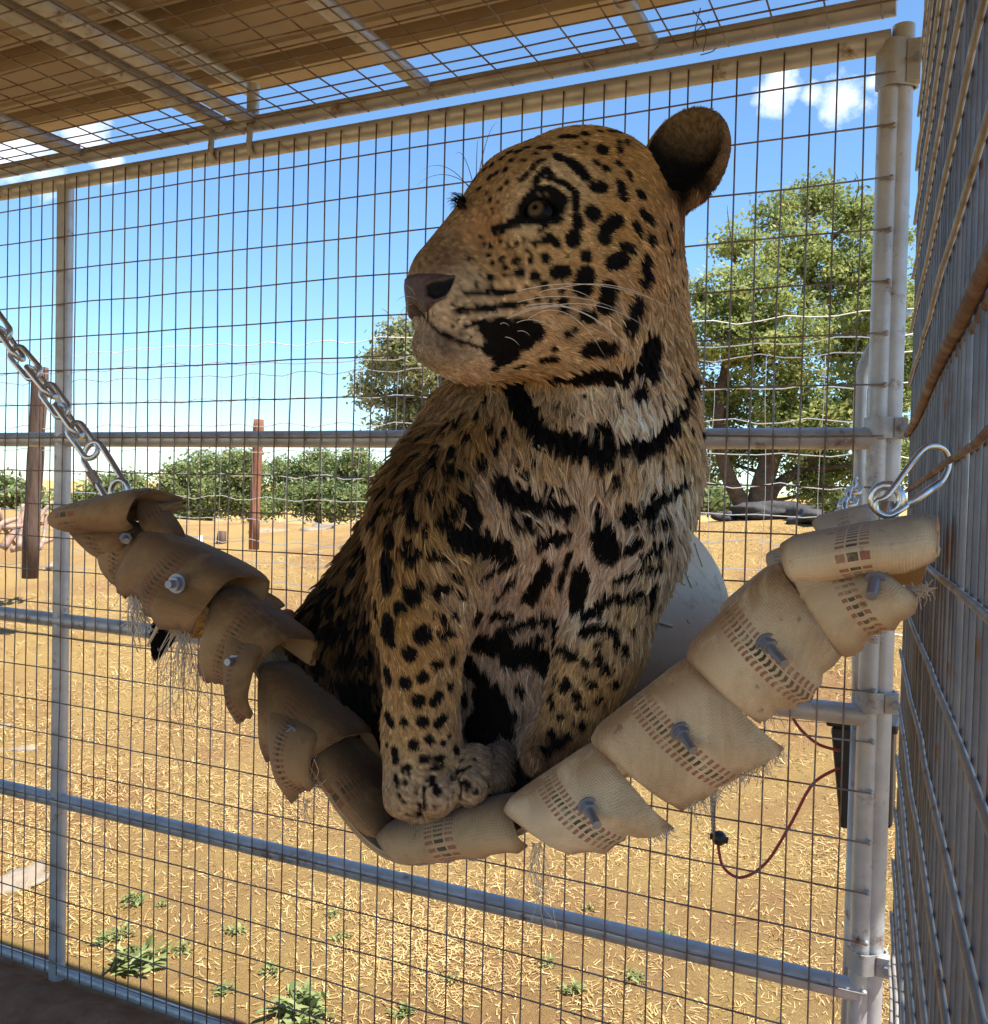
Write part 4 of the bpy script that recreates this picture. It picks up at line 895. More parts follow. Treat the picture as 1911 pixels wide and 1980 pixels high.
# ---- coat markings and creases painted dark: each mark is a stroke laid on the body (points + half-width), read off as positions and stood on the surface
BVH_B = BVHTree.FromPolygons([tuple(v) for v in BV.tolist()], BF.tolist())
def on_body(x, y):
    v = np.array([(x - IW / 2) / FPX, -(y - IH / 2) / FPX, 1.0])
    h = BVH_B.ray_cast(Vector((0, 0, 0)), Vector(v))
    return None if h[0] is None else np.array(h[0])
MARKS = []
def marks(ox, oy, sc, items):
    for it in items:
        r = it[-1]; pts = it[:-1]; P = []
        pts = [pts] if not isinstance(pts[0], tuple) else pts
        q = []
        for a, b in zip(pts[:-1], pts[1:]):
            n = max(2, int(math.hypot(b[0] - a[0], b[1] - a[1]) / (r * .8)) + 1)
            q += [(a[0] + (b[0] - a[0]) * t / n, a[1] + (b[1] - a[1]) * t / n) for t in range(n)]
        q.append(pts[-1])
        for (x, y) in q:
            h = on_body(ox + x / sc, oy + y / sc)
            if h is not None: P.append(h)
        if P:
            d = P[0][2]; MARKS.append((np.array(P), r / sc * d / FPX * (1.2 if ox == 540 and oy == 700 else 1.14) + .0006))
# head
marks(740, 180, 2.703, [
 (1150, 295, 36), ((830, 287), (868, 283), 22), (922, 332, 31), ((945, 228), (1000, 226), 22), (1060, 212, 22), (1140, 200, 17), ((1190, 203), (1245, 208), 16),
 ((1240, 255), (1243, 310), 13), ((1275, 245), (1285, 270), 12), ((985, 360), (1030, 400), (1060, 435), 31), (1062, 262, 12), (1025, 285, 10), (1118, 362, 17), (1170, 395, 24),
 (1237, 368, 21), ((1113, 490), (1142, 490), 36), ((1245, 480), (1262, 545), 27), ((1290, 420), (1300, 455), 12), (1350, 530, 27), (1102, 628, 43), ((1015, 652), (1022, 688), 29),
 (998, 760, 41), ((838, 770), (870, 755), (900, 765), (914, 790), 17), ((1160, 757), (1175, 705), (1230, 668), 35), ((1325, 695), (1345, 735), 24), ((1360, 630), (1408, 672), 25), (1405, 770, 34),
 ((1205, 890), (1255, 868), 40), ((1262, 803), (1300, 822), 26), ((1382, 895), (1375, 990), 40), (1505, 695, 18), ((1480, 730), (1490, 785), 13), ((1522, 810), (1500, 852), 14),
 ((1575, 858), (1592, 902), 25), ((1492, 1055), (1475, 1088), 22), (1555, 985, 14), (1065, 852, 30), (968, 852, 8), (852, 858, 23), (775, 865, 17), (697, 877, 19), (620, 862, 16),
 ((905, 935), (957, 932), 30), ((1062, 955), (1050, 1012), 48), (718, 940, 23), (793, 957, 25), (848, 1003, 23), (640, 910, 14), (565, 968, 20), (500, 942, 8), (485, 997, 10), (455, 865, 10), (568, 1005, 9),
 ((1187, 1030), (1168, 1112), 44), ((945, 1090), (952, 1130), 22), (935, 1035, 13), (880, 1088, 13), (810, 1080, 13), (748, 1012, 11), ((1055, 1165), (1095, 1170), 28),
 ((1332, 1125), (1290, 1222), 48), (1372, 1225, 13), (975, 1265, 18), (1005, 1235, 16), ((1385, 1340), (1375, 1440), 74), (1340, 1590, 38), ((1080, 1345), (1190, 1335), 40),
 ((920, 1485), (1000, 1485), (1120, 1465), (1255, 1495), 52), ((840, 1397), (910, 1390), 18), (900, 1335, 15), ((700, 1440), (740, 1425), 10),
 (620, 1265, 82), (720, 1262, 82), (640, 1362, 68), (800, 1252, 46), (535, 1222, 36), (590, 1440, 22), (560, 1330, 40),
 ((425, 1050), (690, 1036), 11), ((395, 1137), (560, 1124), (740, 1096), 14), ((430, 1215), (560, 1190), 11), (372, 1216, 8), (356, 1142, 8), (395, 1190, 7), (420, 1250, 9), (460, 1265, 8), (370, 1100, 8), (500, 1225, 9),
 ((745, 610), (720, 648), (660, 688), (585, 715), 22), ((740, 600), (760, 545), (800, 505), (870, 500), (955, 560), 22), ((745, 640), (700, 670), 26), ((770, 672), (850, 672), (940, 606), 11),
 ((800, 462), (850, 402), (880, 425), 20), ((870, 442), (950, 470), (1010, 520), (1008, 600), 18), ((930, 655), (865, 690), (812, 722), 9), (925, 662, 17),
 ((775, 400), (800, 370), (840, 345), 12), ((720, 455), (760, 420), 12), (480, 450, 17), (500, 500, 16), (440, 500, 18), (560, 440, 18), (592, 420, 16), (640, 400, 17), (620, 342, 18), (672, 350, 16),
 (705, 305, 22), (752, 285, 20), (612, 500, 13), (650, 470, 10), (560, 560, 9), (600, 570, 9), (575, 610, 9), (545, 520, 10), (800, 315, 14), (660, 310, 18), (570, 375, 16), (530, 400, 17), (740, 350, 14),
 (510, 750, 8), (535, 790, 10), (562, 795, 12), (612, 775, 13), (700, 790, 12), (745, 768, 9), (798, 782, 14), (558, 850, 10), (578, 886, 10), (640, 955, 10), (660, 800, 8), (690, 840, 8), (640, 850, 9), (755, 822, 13), (590, 735, 16), (625, 720, 16)])
marks(740, 180, 2.703, [((165, 1095), (235, 1190), (300, 1252), (420, 1302), (545, 1335), 6), ((232, 1100), (238, 1190), 7)])  # mouth and philtrum creases painted as dark lines
# neck, chest and flank
marks(540, 700, 2.2, [
 ((1005, 110), (1045, 230), (1125, 335), (1250, 365), (1375, 410), 42), ((1480, 383), (1580, 372), (1650, 305), (1715, 205), (1750, 90), 33), ((1385, 285), (1410, 385), 22), (1335, 295, 17), (1450, 185, 13), (1305, 165, 10), (1545, 250, 12), (1620, 165, 9), (1560, 215, 8), (1250, 230, 9), (1180, 200, 12),
 ((945, 520), (975, 575), (1050, 590), 38), ((1090, 612), (1240, 642), 27), ((1475, 672), (1560, 650), 30), ((1565, 640), (1640, 580), (1725, 515), 18), (1005, 440, 16), (1052, 482, 17), (1155, 548, 18), (1090, 432, 13), (1210, 560, 14), (1430, 525, 15), (1385, 555, 13), (1340, 605, 12), (1360, 655, 16), (1460, 470, 10), (1740, 300, 14), (1690, 440, 14), (1620, 460, 10),
 ((1000, 690), (1080, 702), 22), ((1120, 772), (1212, 740), 28), ((770, 745), (850, 785), (945, 800), 46), ((800, 610), (832, 672), 30), ((1372, 745), (1400, 812), 48), ((1560, 722), (1650, 685), 12), ((1485, 810), (1525, 775), 17), ((1550, 842), (1645, 780), 15),
 ((1062, 1010), (1120, 920), (1140, 880), 27), ((1192, 968), (1238, 820), 11), ((1262, 1040), (1285, 915), 40), ((855, 935), (1000, 842), 15), ((925, 1000), (1000, 920), 13), ((900, 1080), (985, 1090), 15), ((940, 1152), (1080, 1110), 15), (1125, 1105, 27), (1105, 1180, 18), (1182, 1165, 28), (1145, 1030, 10), (840, 1085, 30),
 ((1300, 1092), (1400, 1020), (1545, 998), 20), ((1430, 942), (1520, 900), (1610, 880), 15), ((1585, 950), (1565, 1050), 15), ((1300, 1152), (1380, 1140), 20), (1425, 1150, 18), (1365, 1090, 9), (1435, 1080, 12), (1500, 1150, 12),
 (650, 440, 24), (722, 480, 24), (790, 492, 20), (868, 450, 22), (600, 520, 22), (640, 592, 22), (702, 560, 20), (560, 600, 20), (580, 682, 26), (690, 690, 26), ((625, 760), (632, 705), 15), (590, 345, 18), (660, 360, 18), (740, 400, 20), (800, 330, 18), (840, 250, 16), (900, 300, 16), (930, 380, 18), (760, 270, 16), (700, 300, 16), (960, 320, 14), (870, 180, 15), (820, 560, 18), (770, 590, 20), (740, 640, 20),
 (560, 780, 20), (535, 820, 20), (590, 820, 22), (565, 855, 20), ((470, 850), (465, 950), 30), (480, 760, 28), (390, 835, 26), (330, 905, 28), (570, 985, 34), (612, 950, 20), (680, 980, 28), (722, 960, 18), (515, 1050, 26), ((470, 1110), (462, 1160), 32), (612, 1162, 36), (712, 1160, 24), (742, 1080, 20), (418, 1060, 20), (405, 945, 22), (655, 830, 22), (700, 850, 20), (745, 790, 16), (700, 1100, 12), (780, 1000, 14), (760, 920, 16), (660, 1080, 10),
 (470, 640, 24), (420, 700, 26), (520, 650, 20), (440, 590, 18), (500, 560, 20), (380, 770, 20), (340, 830, 22), (270, 900, 24), (300, 980, 28), (240, 980, 24), (200, 960, 20), (180, 1050, 26), (250, 1080, 28), (330, 1080, 26), (120, 1080, 22), (140, 1150, 26), (220, 1160, 26), (300, 1170, 26), (380, 1130, 24), (90, 1170, 18), (360, 1010, 18), (540, 470, 18), (580, 430, 16)])
# hind leg and the weight-bearing foreleg
marks(540, 1140, 4.0825, [
 (1060, 60, 64), (960, 145, 48), ((775, 160), (785, 240), 36), ((862, 300), (880, 400), 62), (1140, 365, 58), ((1290, 362), (1350, 340), 36), (1370, 205, 36), (1235, 215, 18), (1030, 510, 60), (1250, 595, 46), ((1370, 525), (1372, 580), 26), ((850, 650), (870, 730), 46), (995, 740, 50), (1135, 697, 44), (1350, 772, 36), (1100, 880, 48), ((1222, 890), (1260, 842), 38), ((850, 990), (885, 1060), 34), (985, 1050, 34), (1135, 1045, 46), ((1250, 1062), (1302, 1020), 34), (1190, 1190, 37), (1060, 1225, 38), (1295, 1215, 25), (1345, 1160, 17), ((910, 1280), (918, 1345), 34), (1400, 1270, 37), (850, 1230, 22), ((1125, 1342), (1180, 1340), 26), ((1240, 1335), (1290, 1325), 25), ((975, 1420), (1030, 1405), 22), ((920, 1490), (930, 1535), 28), (1030, 1460, 18), (1000, 1522, 20), ((1195, 1500), (1250, 1600), 30), ((1475, 1530), (1485, 1570), 24), (1555, 1600, 18), (945, 1620, 18), (980, 1670, 15), (1075, 1600, 16), ((1105, 1700), (1112, 1770), 20), (1380, 1600, 13), ((1200, 1420), (1290, 1390), 16), ((1400, 1440), (1460, 1430), 14), (1350, 1490, 14), (1330, 1660, 12), (1540, 1340, 16), (1500, 1400, 14), (1440, 1350, 14), (1020, 1780, 14), (1230, 1720, 14), ((1150, 1560), (1140, 1640), (1150, 1740), 13), ((1420, 1500), (1440, 1560), (1430, 1650), 11),  # last two strokes: dark gaps painted between the toes
 (380, 60, 60), (160, 130, 40), (250, 130, 40), (150, 270, 60), (320, 230, 50), (420, 170, 50), (560, 90, 60), (640, 200, 50), (540, 300, 60), (680, 340, 60), (300, 380, 55), (430, 420, 60), (180, 480, 55), (560, 560, 90), (700, 560, 70), (330, 620, 70), (200, 640, 40), (470, 760, 60), (600, 800, 100), (720, 780, 80), (650, 950, 100), (760, 1000, 80), (480, 930, 60), (600, 1120, 90), (720, 1200, 90)])
# belly and the other foreleg
marks(860, 1140, 4.455, [
 ((1195, 383), (1365, 352), 38), (1450, 370, 46), (1320, 490, 34), ((1480, 442), (1482, 502), 30), ((1545, 515), (1552, 585), 34), ((1012, 540), (1118, 582), 46), (1215, 640, 38), ((1330, 590), (1322, 630), 34), ((1380, 680), (1395, 720), 38), (955, 780, 42), ((1020, 850), (1065, 815), 42), ((1265, 815), (1310, 860), 34), (1460, 812, 44), (1140, 925, 46), ((890, 970), (932, 928), 18), (930, 1020, 28), (1320, 960, 35), ((1150, 1020), (1230, 1030), 22), (1380, 1020, 20), (1005, 1100, 36), (1215, 760, 20), (1120, 1160, 24), (920, 1260, 40), (980, 1340, 50), (880, 1400, 50), (1060, 1280, 40), (1180, 1180, 34),
 (860, 275, 50), (820, 430, 38), ((455, 382), (620, 352), (760, 270), 26), ((400, 242), (560, 232), 24), (260, 255, 60), ((220, 440), (400, 500), (510, 475), 86), ((570, 620), (720, 550), (840, 610), 82), ((960, 310), (960, 440), (950, 560), 48), ((165, 610), (250, 720), (330, 780), 78), ((380, 950), (420, 1100), (330, 1200), 160), (860, 680, 70), (160, 960, 60), (650, 880, 44), (600, 1100, 30), (560, 1250, 50)])
DARK_LOW = [(at(980, 1500, 1.2) - EYE) @ CAMB.T]

def mark_amount(P, jitter):
    """1 on a black mark, 0 on the ground colour"""
    best = np.full(len(P), -1.0)
    for Q, r in MARKS:
        lo = Q.min(0) - r * 1.6; hi = Q.max(0) + r * 1.6
        sel = np.where(((P > lo) & (P < hi)).all(1))[0]
        if not len(sel): continue
        p = P[sel]; dm = np.full(len(sel), 9.0)
        if len(Q) == 1: dm = np.linalg.norm(p - Q[0], axis=1)
        for a, b in zip(Q[:-1], Q[1:]):
            ab = b - a; t = np.clip(((p - a) @ ab) / (ab @ ab + 1e-12), 0, 1); dm = np.minimum(dm, np.linalg.norm(p - a - t[:, None] * ab, axis=1))
        best[sel] = np.maximum(best[sel], 1.0 + (1 - dm / r) * .5 if False else (r - dm) / .0016)
    return np.clip(.5 + best + jitter, 0, 1)
# rosettes on the sides no mark was read for (far flank, back of the head, underside)
_q = np.array([m[0].mean(0) for m in MARKS]); _kd = kdtree.KDTree(len(_q))
for i, v in enumerate(_q): _kd.insert(v, i)
_kd.balance()
_vn = np.zeros_like(BV); _tri = np.concatenate([BF[:, [0, 1, 2]], BF[:, [0, 2, 3]]])
_fc = np.cross(BV[_tri[:, 1]] - BV[_tri[:, 0]], BV[_tri[:, 2]] - BV[_tri[:, 0]])
for k in range(3): np.add.at(_vn, _tri[:, k], _fc)
_vn /= np.linalg.norm(_vn, axis=1)[:, None] + 1e-12
_placed = []
for i in RNG.permutation(len(BV))[:5000]:
    v = BV[i]; h = BVH_B.ray_cast(Vector((0, 0, 0)), Vector(v))
    if h[0] is not None and h[3] > np.linalg.norm(v) - .02: continue
    if _kd.find(v)[2] < .03 or any(np.abs(v - w).max() < .028 for w in _placed): continue
    _placed.append(v); MARKS.append((v[None], RNG.uniform(.010, .015)))
# tail rings and black tip
for p, r in ((TAIL[-1], .026), (TAIL[-2], .024), (TAIL[5], .02)): MARKS.append((np.array([p]), r))

# ---- ground colour of the coat, with shade painted into flank and ear
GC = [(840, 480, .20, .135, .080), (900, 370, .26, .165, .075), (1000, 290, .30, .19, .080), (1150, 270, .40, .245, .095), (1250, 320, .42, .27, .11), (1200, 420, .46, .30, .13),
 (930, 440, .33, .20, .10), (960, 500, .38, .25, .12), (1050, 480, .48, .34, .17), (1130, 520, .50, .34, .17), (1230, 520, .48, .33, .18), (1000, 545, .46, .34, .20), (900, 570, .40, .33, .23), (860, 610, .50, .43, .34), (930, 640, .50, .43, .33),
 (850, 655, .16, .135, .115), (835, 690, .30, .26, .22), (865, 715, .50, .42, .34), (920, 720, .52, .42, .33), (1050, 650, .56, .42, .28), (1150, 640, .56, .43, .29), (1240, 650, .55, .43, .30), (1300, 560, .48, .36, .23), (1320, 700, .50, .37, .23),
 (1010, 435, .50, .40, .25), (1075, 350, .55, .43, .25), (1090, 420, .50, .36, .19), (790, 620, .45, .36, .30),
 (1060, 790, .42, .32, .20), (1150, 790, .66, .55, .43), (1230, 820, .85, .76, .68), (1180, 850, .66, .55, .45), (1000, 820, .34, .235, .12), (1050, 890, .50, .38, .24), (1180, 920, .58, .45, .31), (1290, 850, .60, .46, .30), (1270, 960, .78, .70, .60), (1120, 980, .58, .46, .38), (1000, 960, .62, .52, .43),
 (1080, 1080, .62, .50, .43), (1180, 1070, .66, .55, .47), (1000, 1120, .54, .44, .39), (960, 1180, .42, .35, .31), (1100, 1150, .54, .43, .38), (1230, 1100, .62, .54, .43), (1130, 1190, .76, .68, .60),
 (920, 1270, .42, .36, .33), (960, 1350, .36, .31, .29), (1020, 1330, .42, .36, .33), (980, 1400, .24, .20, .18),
 (900, 850, .24, .15, .06), (800, 880, .12, .072, .030), (850, 950, .22, .14, .06), (760, 960, .14, .085, .036), (700, 1050, .12, .075, .032), (640, 1130, .105, .065, .028), (600, 1230, .10, .06, .026), (680, 1250, .09, .058, .028), (650, 1350, .06, .04, .025), (700, 1420, .04, .03, .022),  # flank and hind leg: brown fur with its shade painted in
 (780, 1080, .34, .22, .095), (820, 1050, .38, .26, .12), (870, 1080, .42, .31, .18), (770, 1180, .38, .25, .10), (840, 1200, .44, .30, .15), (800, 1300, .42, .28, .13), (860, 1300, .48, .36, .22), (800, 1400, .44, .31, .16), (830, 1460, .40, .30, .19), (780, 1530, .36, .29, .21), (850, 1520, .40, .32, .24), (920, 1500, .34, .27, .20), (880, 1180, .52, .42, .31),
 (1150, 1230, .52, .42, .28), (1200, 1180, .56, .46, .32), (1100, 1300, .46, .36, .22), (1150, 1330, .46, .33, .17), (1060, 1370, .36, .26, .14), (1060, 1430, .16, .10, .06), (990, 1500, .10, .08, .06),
 (1275, 290, .40, .23, .08), (1300, 255, .30, .17, .06), (1335, 235, .22, .13, .055), (1372, 260, .20, .125, .06), (1375, 310, .16, .10, .05), (1330, 310, .012, .009, .007), (1322, 345, .008, .007, .006), (1310, 380, .008, .007, .006), (1345, 325, .012, .009, .007), (1338, 275, .025, .016, .01), (1338, 255, .12, .07, .03), (1300, 320, .16, .09, .03), (1340, 350, .03, .02, .012), (1366, 310, .14, .085, .04), (1290, 420, .44, .28, .14), (1325, 385, .20, .12, .06)]  # ear: hollow painted near black to look deep
_g = [(on_body(x * PX, y * PX), c) for x, y, *c in GC]
_g += [(to, (.30, .19, .085)) for to in (c3(900, 900, 1.35), c3(1250, 400, 1.2), c3(1000, 330, 1.2), c3(760, 1200, 1.46))]
_g += [(TAIL[i], (.34, .22, .10)) for i in (1, 2, 3, 4)]
GP = np.array([p for p, c in _g if p is not None]); GCOL = np.array([c for p, c in _g if p is not None])
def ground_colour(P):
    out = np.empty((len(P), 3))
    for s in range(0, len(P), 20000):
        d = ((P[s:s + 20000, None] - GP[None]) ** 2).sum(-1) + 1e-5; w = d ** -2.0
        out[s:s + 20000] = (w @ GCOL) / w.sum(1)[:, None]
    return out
BLACK = np.array([.0065, .0055, .005])
def coat(P, n_seed=0):
    r = np.random.default_rng(n_seed)
    a = mark_amount(P, r.normal(0, .35, len(P)))
    c = ground_colour(P) * np.array([1.12, .98, .80]) * np.exp(r.normal(0, .26, len(P)))[:, None]
    for ec, er, eR in EARS:                         # hollow of the ear: its shade painted in, paler towards the rim
        q = (P - ec) @ eR.T / er; k0 = np.linalg.norm(q, axis=1); ins = (k0 < 1.10) & (q[:, 2] < .2)
        sh = np.clip((q[:, 0] - .0) / .75, 0, 1)[:, None]
        c = np.where(ins[:, None], (np.array([.010, .008, .006]) * (1 - sh) + np.array([.20, .12, .05]) * sh) * r.uniform(.5, 1.5, len(P))[:, None], c)
    rim = np.linalg.norm((P - EYE_P) @ _R.T / np.array([.0262, .0165, .04]), axis=1)
    a = np.maximum(a, np.clip((1.12 - rim) * 6, 0, 1))
    return c * (1 - a[:, None]) + BLACK * a[:, None]

# ---- body mesh
jag = empty('jaguar', to_world(c3(850, 1560, 1.09)), 'spotted jaguar sitting upright in the hammock with its head turned aside', 'jaguar')
body_me = bulk_mesh('body', to_world(BV), BF, 4, True)
ca = body_me.attributes.new('coat', 'FLOAT_COLOR', 'POINT')
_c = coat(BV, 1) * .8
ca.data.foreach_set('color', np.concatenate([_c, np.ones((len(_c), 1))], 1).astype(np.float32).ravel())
t = NT('coat_skin'); at_ = t.new('ShaderNodeAttribute'); at_.attribute_name = 'coat'
t.set(Base_Color=at_.outputs['Color'], Roughness=.8, Specular_IOR_Level=.1); M['skin'] = t.m
body = link('body', body_me, M['skin'], jag)

# ---- fur
tri = np.concatenate([BF[:, [0, 1, 2]], BF[:, [0, 2, 3]]]); A, B_, C_ = BV[tri[:, 0]], BV[tri[:, 1]], BV[tri[:, 2]]
cr = np.cross(B_ - A, C_ - A); area = np.linalg.norm(cr, axis=1) / 2; fn = cr / (2 * area[:, None] + 1e-12)
cen = (A + B_ + C_) / 3; view = cen / np.linalg.norm(cen, axis=1)[:, None]
facing = -(fn * view).sum(1)
wgt = area * np.where(facing > -.25, 1.0, .16)
# more, finer hairs on the head
hdist = np.linalg.norm(cen - hd(60, -20, 0), axis=1); wgt *= np.where((hdist < .23) & (cen[:, 1] > c3(0, 760, 1.09)[1]), 1.5, 1.0)
N_H = 300000
pick = RNG.choice(len(tri), N_H, p=wgt / wgt.sum()); u_ = RNG.random((N_H, 2)); s_ = np.sqrt(u_[:, :1])
ROOT = A[pick] * (1 - s_) + B_[pick] * (s_ * (1 - u_[:, 1:])) + C_[pick] * (s_ * u_[:, 1:])
NRM = _vn[tri[pick, 0]] * (1 - s_) + _vn[tri[pick, 1]] * (s_ * (1 - u_[:, 1:])) + _vn[tri[pick, 2]] * (s_ * u_[:, 1:])
NRM /= np.linalg.norm(NRM, axis=1)[:, None] + 1e-9
# combing directions (picture-plane arrows stood on the body) and lengths in mm, lift
FL = [(815, 500, .7, -.5, 3), (850, 450, .65, -.75, 4), (900, 360, .7, -.6, 6), (960, 300, .85, -.45, 8), (1080, 255, 1, -.05, 9), (1200, 270, 1, .15, 11), (1000, 350, .8, -.4, 7), (1100, 360, 1, .05, 9),
 (950, 450, .8, .1, 5), (1010, 470, .9, .3, 6), (1100, 480, 1, .15, 9), (1180, 400, 1, .2, 11), (1230, 480, .9, .5, 14), (1280, 560, .7, .8, 18), (1000, 540, 1, .1, 6), (900, 560, 1, .15, 4), (850, 610, .9, .35, 4), (920, 620, .9, .3, 5),
 (840, 690, .3, .7, 7), (900, 720, .6, .6, 9), (1000, 680, .9, .4, 9), (1100, 620, .9, .4, 12), (1200, 640, .6, .8, 17), (1300, 680, .3, 1, 22), (1320, 480, .3, .9, 16), (1250, 740, .0, 1, 24), (1100, 740, .3, .95, 18), (1020, 780, -.1, 1, 22),
 (1320, 240, .3, -.9, 7), (1370, 280, .4, -.7, 6), (1300, 380, -.1, .9, 12), (1270, 300, .6, -.6, 9),
 (1150, 850, .05, 1, 25), (1280, 850, -.25, 1, 22), (1050, 880, .35, .9, 24), (950, 880, .35, .9, 22), (1150, 950, 0, 1, 24), (1270, 960, -.45, .9, 24), (1000, 980, .6, .8, 24), (1080, 1060, -.25, .95, 15), (1180, 1080, -.3, .95, 16), (960, 1060, -.5, .85, 17), (960, 1180, -.3, .9, 15), (1090, 1180, .1, 1, 15), (1000, 1300, .0, 1, 18),
 (880, 800, -.3, .95, 24), (800, 860, -.35, .95, 26), (860, 950, .3, .95, 24), (760, 950, -.25, 1, 27), (700, 1050, -.1, 1, 28), (640, 1130, -.1, 1, 26), (590, 1230, .1, 1, 22), (680, 1200, .05, 1, 30), (650, 1330, .1, 1, 26), (700, 1400, .1, 1, 26),
 (780, 1060, .3, .95, 20), (850, 1080, .75, .7, 19), (780, 1180, .5, .85, 14), (860, 1180, .4, .9, 17), (800, 1300, .35, .9, 11), (870, 1300, .3, .95, 13), (800, 1400, .3, .9, 9), (790, 1500, .1, .9, 5.5), (900, 1490, .4, .7, 5.5), (780, 1550, 0, 1, 5), (850, 1530, 0, 1, 5),
 (1220, 1100, -.35, .9, 20), (1160, 1200, -.3, .95, 15), (1110, 1290, -.25, .95, 14), (1180, 1280, -.2, 1, 15), (1070, 1380, -.2, 1, 14), (1060, 1440, -.1, 1, 14), (990, 1480, .1, 1, 14)]
_f = [(on_body(x * PX, y * PX), (dx, -dy, 0), L) for x, y, dx, dy, L in FL]
_f += [(c3(900, 850, 1.38), (-.4, -.9, 0), 24), (c3(760, 1200, 1.47), (-.2, -1, 0), 24), (c3(1280, 450, 1.2), (.2, -1, .3), 14), (hd(100, 100, -110), (.9, -.2, .3), 8), (hd(30, -80, -170), (.9, -.3, .5), 10), (c3(1250, 800, 1.27), (0, -1, 0), 24)]
_f += [(TAIL[i], TAIL[i + 1] - TAIL[i], 11) for i in range(len(TAIL) - 1)]
FP = np.array([p for p, d, L in _f if p is not None]); FD = np.array([np.asarray(d) / np.linalg.norm(d) for p, d, L in _f if p is not None]); FLn = np.array([L for p, d, L in _f if p is not None])
DIRV = np.empty_like(ROOT); LEN = np.empty(N_H)
for s in range(0, N_H, 20000):
    d = ((ROOT[s:s + 20000, None] - FP[None]) ** 2).sum(-1) + 4e-5; w = d ** -1.6; w /= w.sum(1)[:, None]
    DIRV[s:s + 20000] = w @ FD; LEN[s:s + 20000] = w @ FLn
LEN = LEN / 1000.0 * RNG.uniform(.72, 1.18, N_H)
DIRV -= NRM * (DIRV * NRM).sum(1)[:, None]; DIRV /= np.linalg.norm(DIRV, axis=1)[:, None] + 1e-9
# keep the eyes, nose leather and nostrils bare
de = np.linalg.norm((ROOT - EYE_P) @ _R.T / np.array([.0222, .0112, .03]), axis=1)
NOSE_POLY = [(740 + x / 2.703, 180 + y / 2.703) for x, y in ((60, 975), (140, 950), (195, 938), (300, 942), (388, 955), (372, 1005), (335, 1075), (275, 1105), (238, 1145), (215, 1150), (185, 1110), (60, 1070))]
NOSTRIL = [(740 + x / 2.703, 180 + y / 2.703) for x, y in ((232, 1010), (265, 990), (320, 985), (385, 962), (365, 1020), (330, 1065), (275, 1085), (240, 1060))]
def img(P): return IW / 2 + P[:, 0] / P[:, 2] * FPX, IH / 2 - P[:, 1] / P[:, 2] * FPX
def in_poly0(x, y, poly):
    r = np.zeros(x.shape, bool); n = len(poly)
    for i in range(n):
        (x0, y0), (x1, y1) = poly[i], poly[(i + 1) % n]
        r ^= ((y0 > y) != (y1 > y)) & (x < (x1 - x0) * (y - y0) / (y1 - y0 + 1e-12) + x0)
    return r
_near = (NRM * (ROOT / np.linalg.norm(ROOT, axis=1)[:, None])).sum(1) < .1
_mr = ROOT - 2 * ((ROOT - hd(0, 0, 0)) @ H_S)[:, None] * H_S
bare = (in_poly0(*img(ROOT), NOSE_POLY) & _near & (ROOT[:, 2] < 1.2)) | (in_poly0(*img(_mr), NOSE_POLY) & ((ROOT - hd(0, 0, 0)) @ H_S < .005) & ((ROOT - hd(0, 0, 0)) @ H_F > 180 * HU))
keep = (de > 1.0) & ~bare
LEN *= np.clip((de - 1.0) * 1.6 + .3, .3, 1)
# clumping: wet locks on neck, chest, back and legs
CL = RNG.choice(N_H, N_H // 19, replace=False); kd = kdtree.KDTree(len(CL))
for j, i in enumerate(CL): kd.insert(ROOT[i], j)
kd.balance()
OWN = np.array([kd.find(p)[1] for p in ROOT.tolist()]); OC = CL[OWN]
wet = np.clip((LEN / .001 - 8.5) / 14, 0, 1)
side = np.cross(NRM, DIRV)
swirl = RNG.normal(0, .30, len(CL))[OWN]
Dm = DIRV * np.cos(swirl)[:, None] + side * np.sin(swirl)[:, None]
Dm = Dm + side * RNG.normal(0, .12, N_H)[:, None]
lift = (.18 + .34 * wet + RNG.normal(0, .17, len(CL))[OWN] * wet + RNG.normal(0, .05, N_H))
PTS = np.empty((N_H, 5, 3)); 
for k, tt in enumerate((0, .25, .5, .78, 1.0)):
    up = lift * (tt - .45 * tt * tt) * 1.25
    p = ROOT - NRM * .0008 + (Dm * (tt * (1 - .12 * tt)) + NRM * up[:, None] ) * LEN[:, None]
    PTS[:, k] = p
for k, tt in enumerate((0, .25, .5, .78, 1.0)):
    cw = (wet * (.22 + .70 * tt ** 1.1) * (.72 + .26 * RNG.random(N_H)))[:, None] if k else 0
    PTS[:, k] = PTS[:, k] * (1 - cw) + (PTS[OC, k] * .97 + PTS[:, k] * .03) * cw
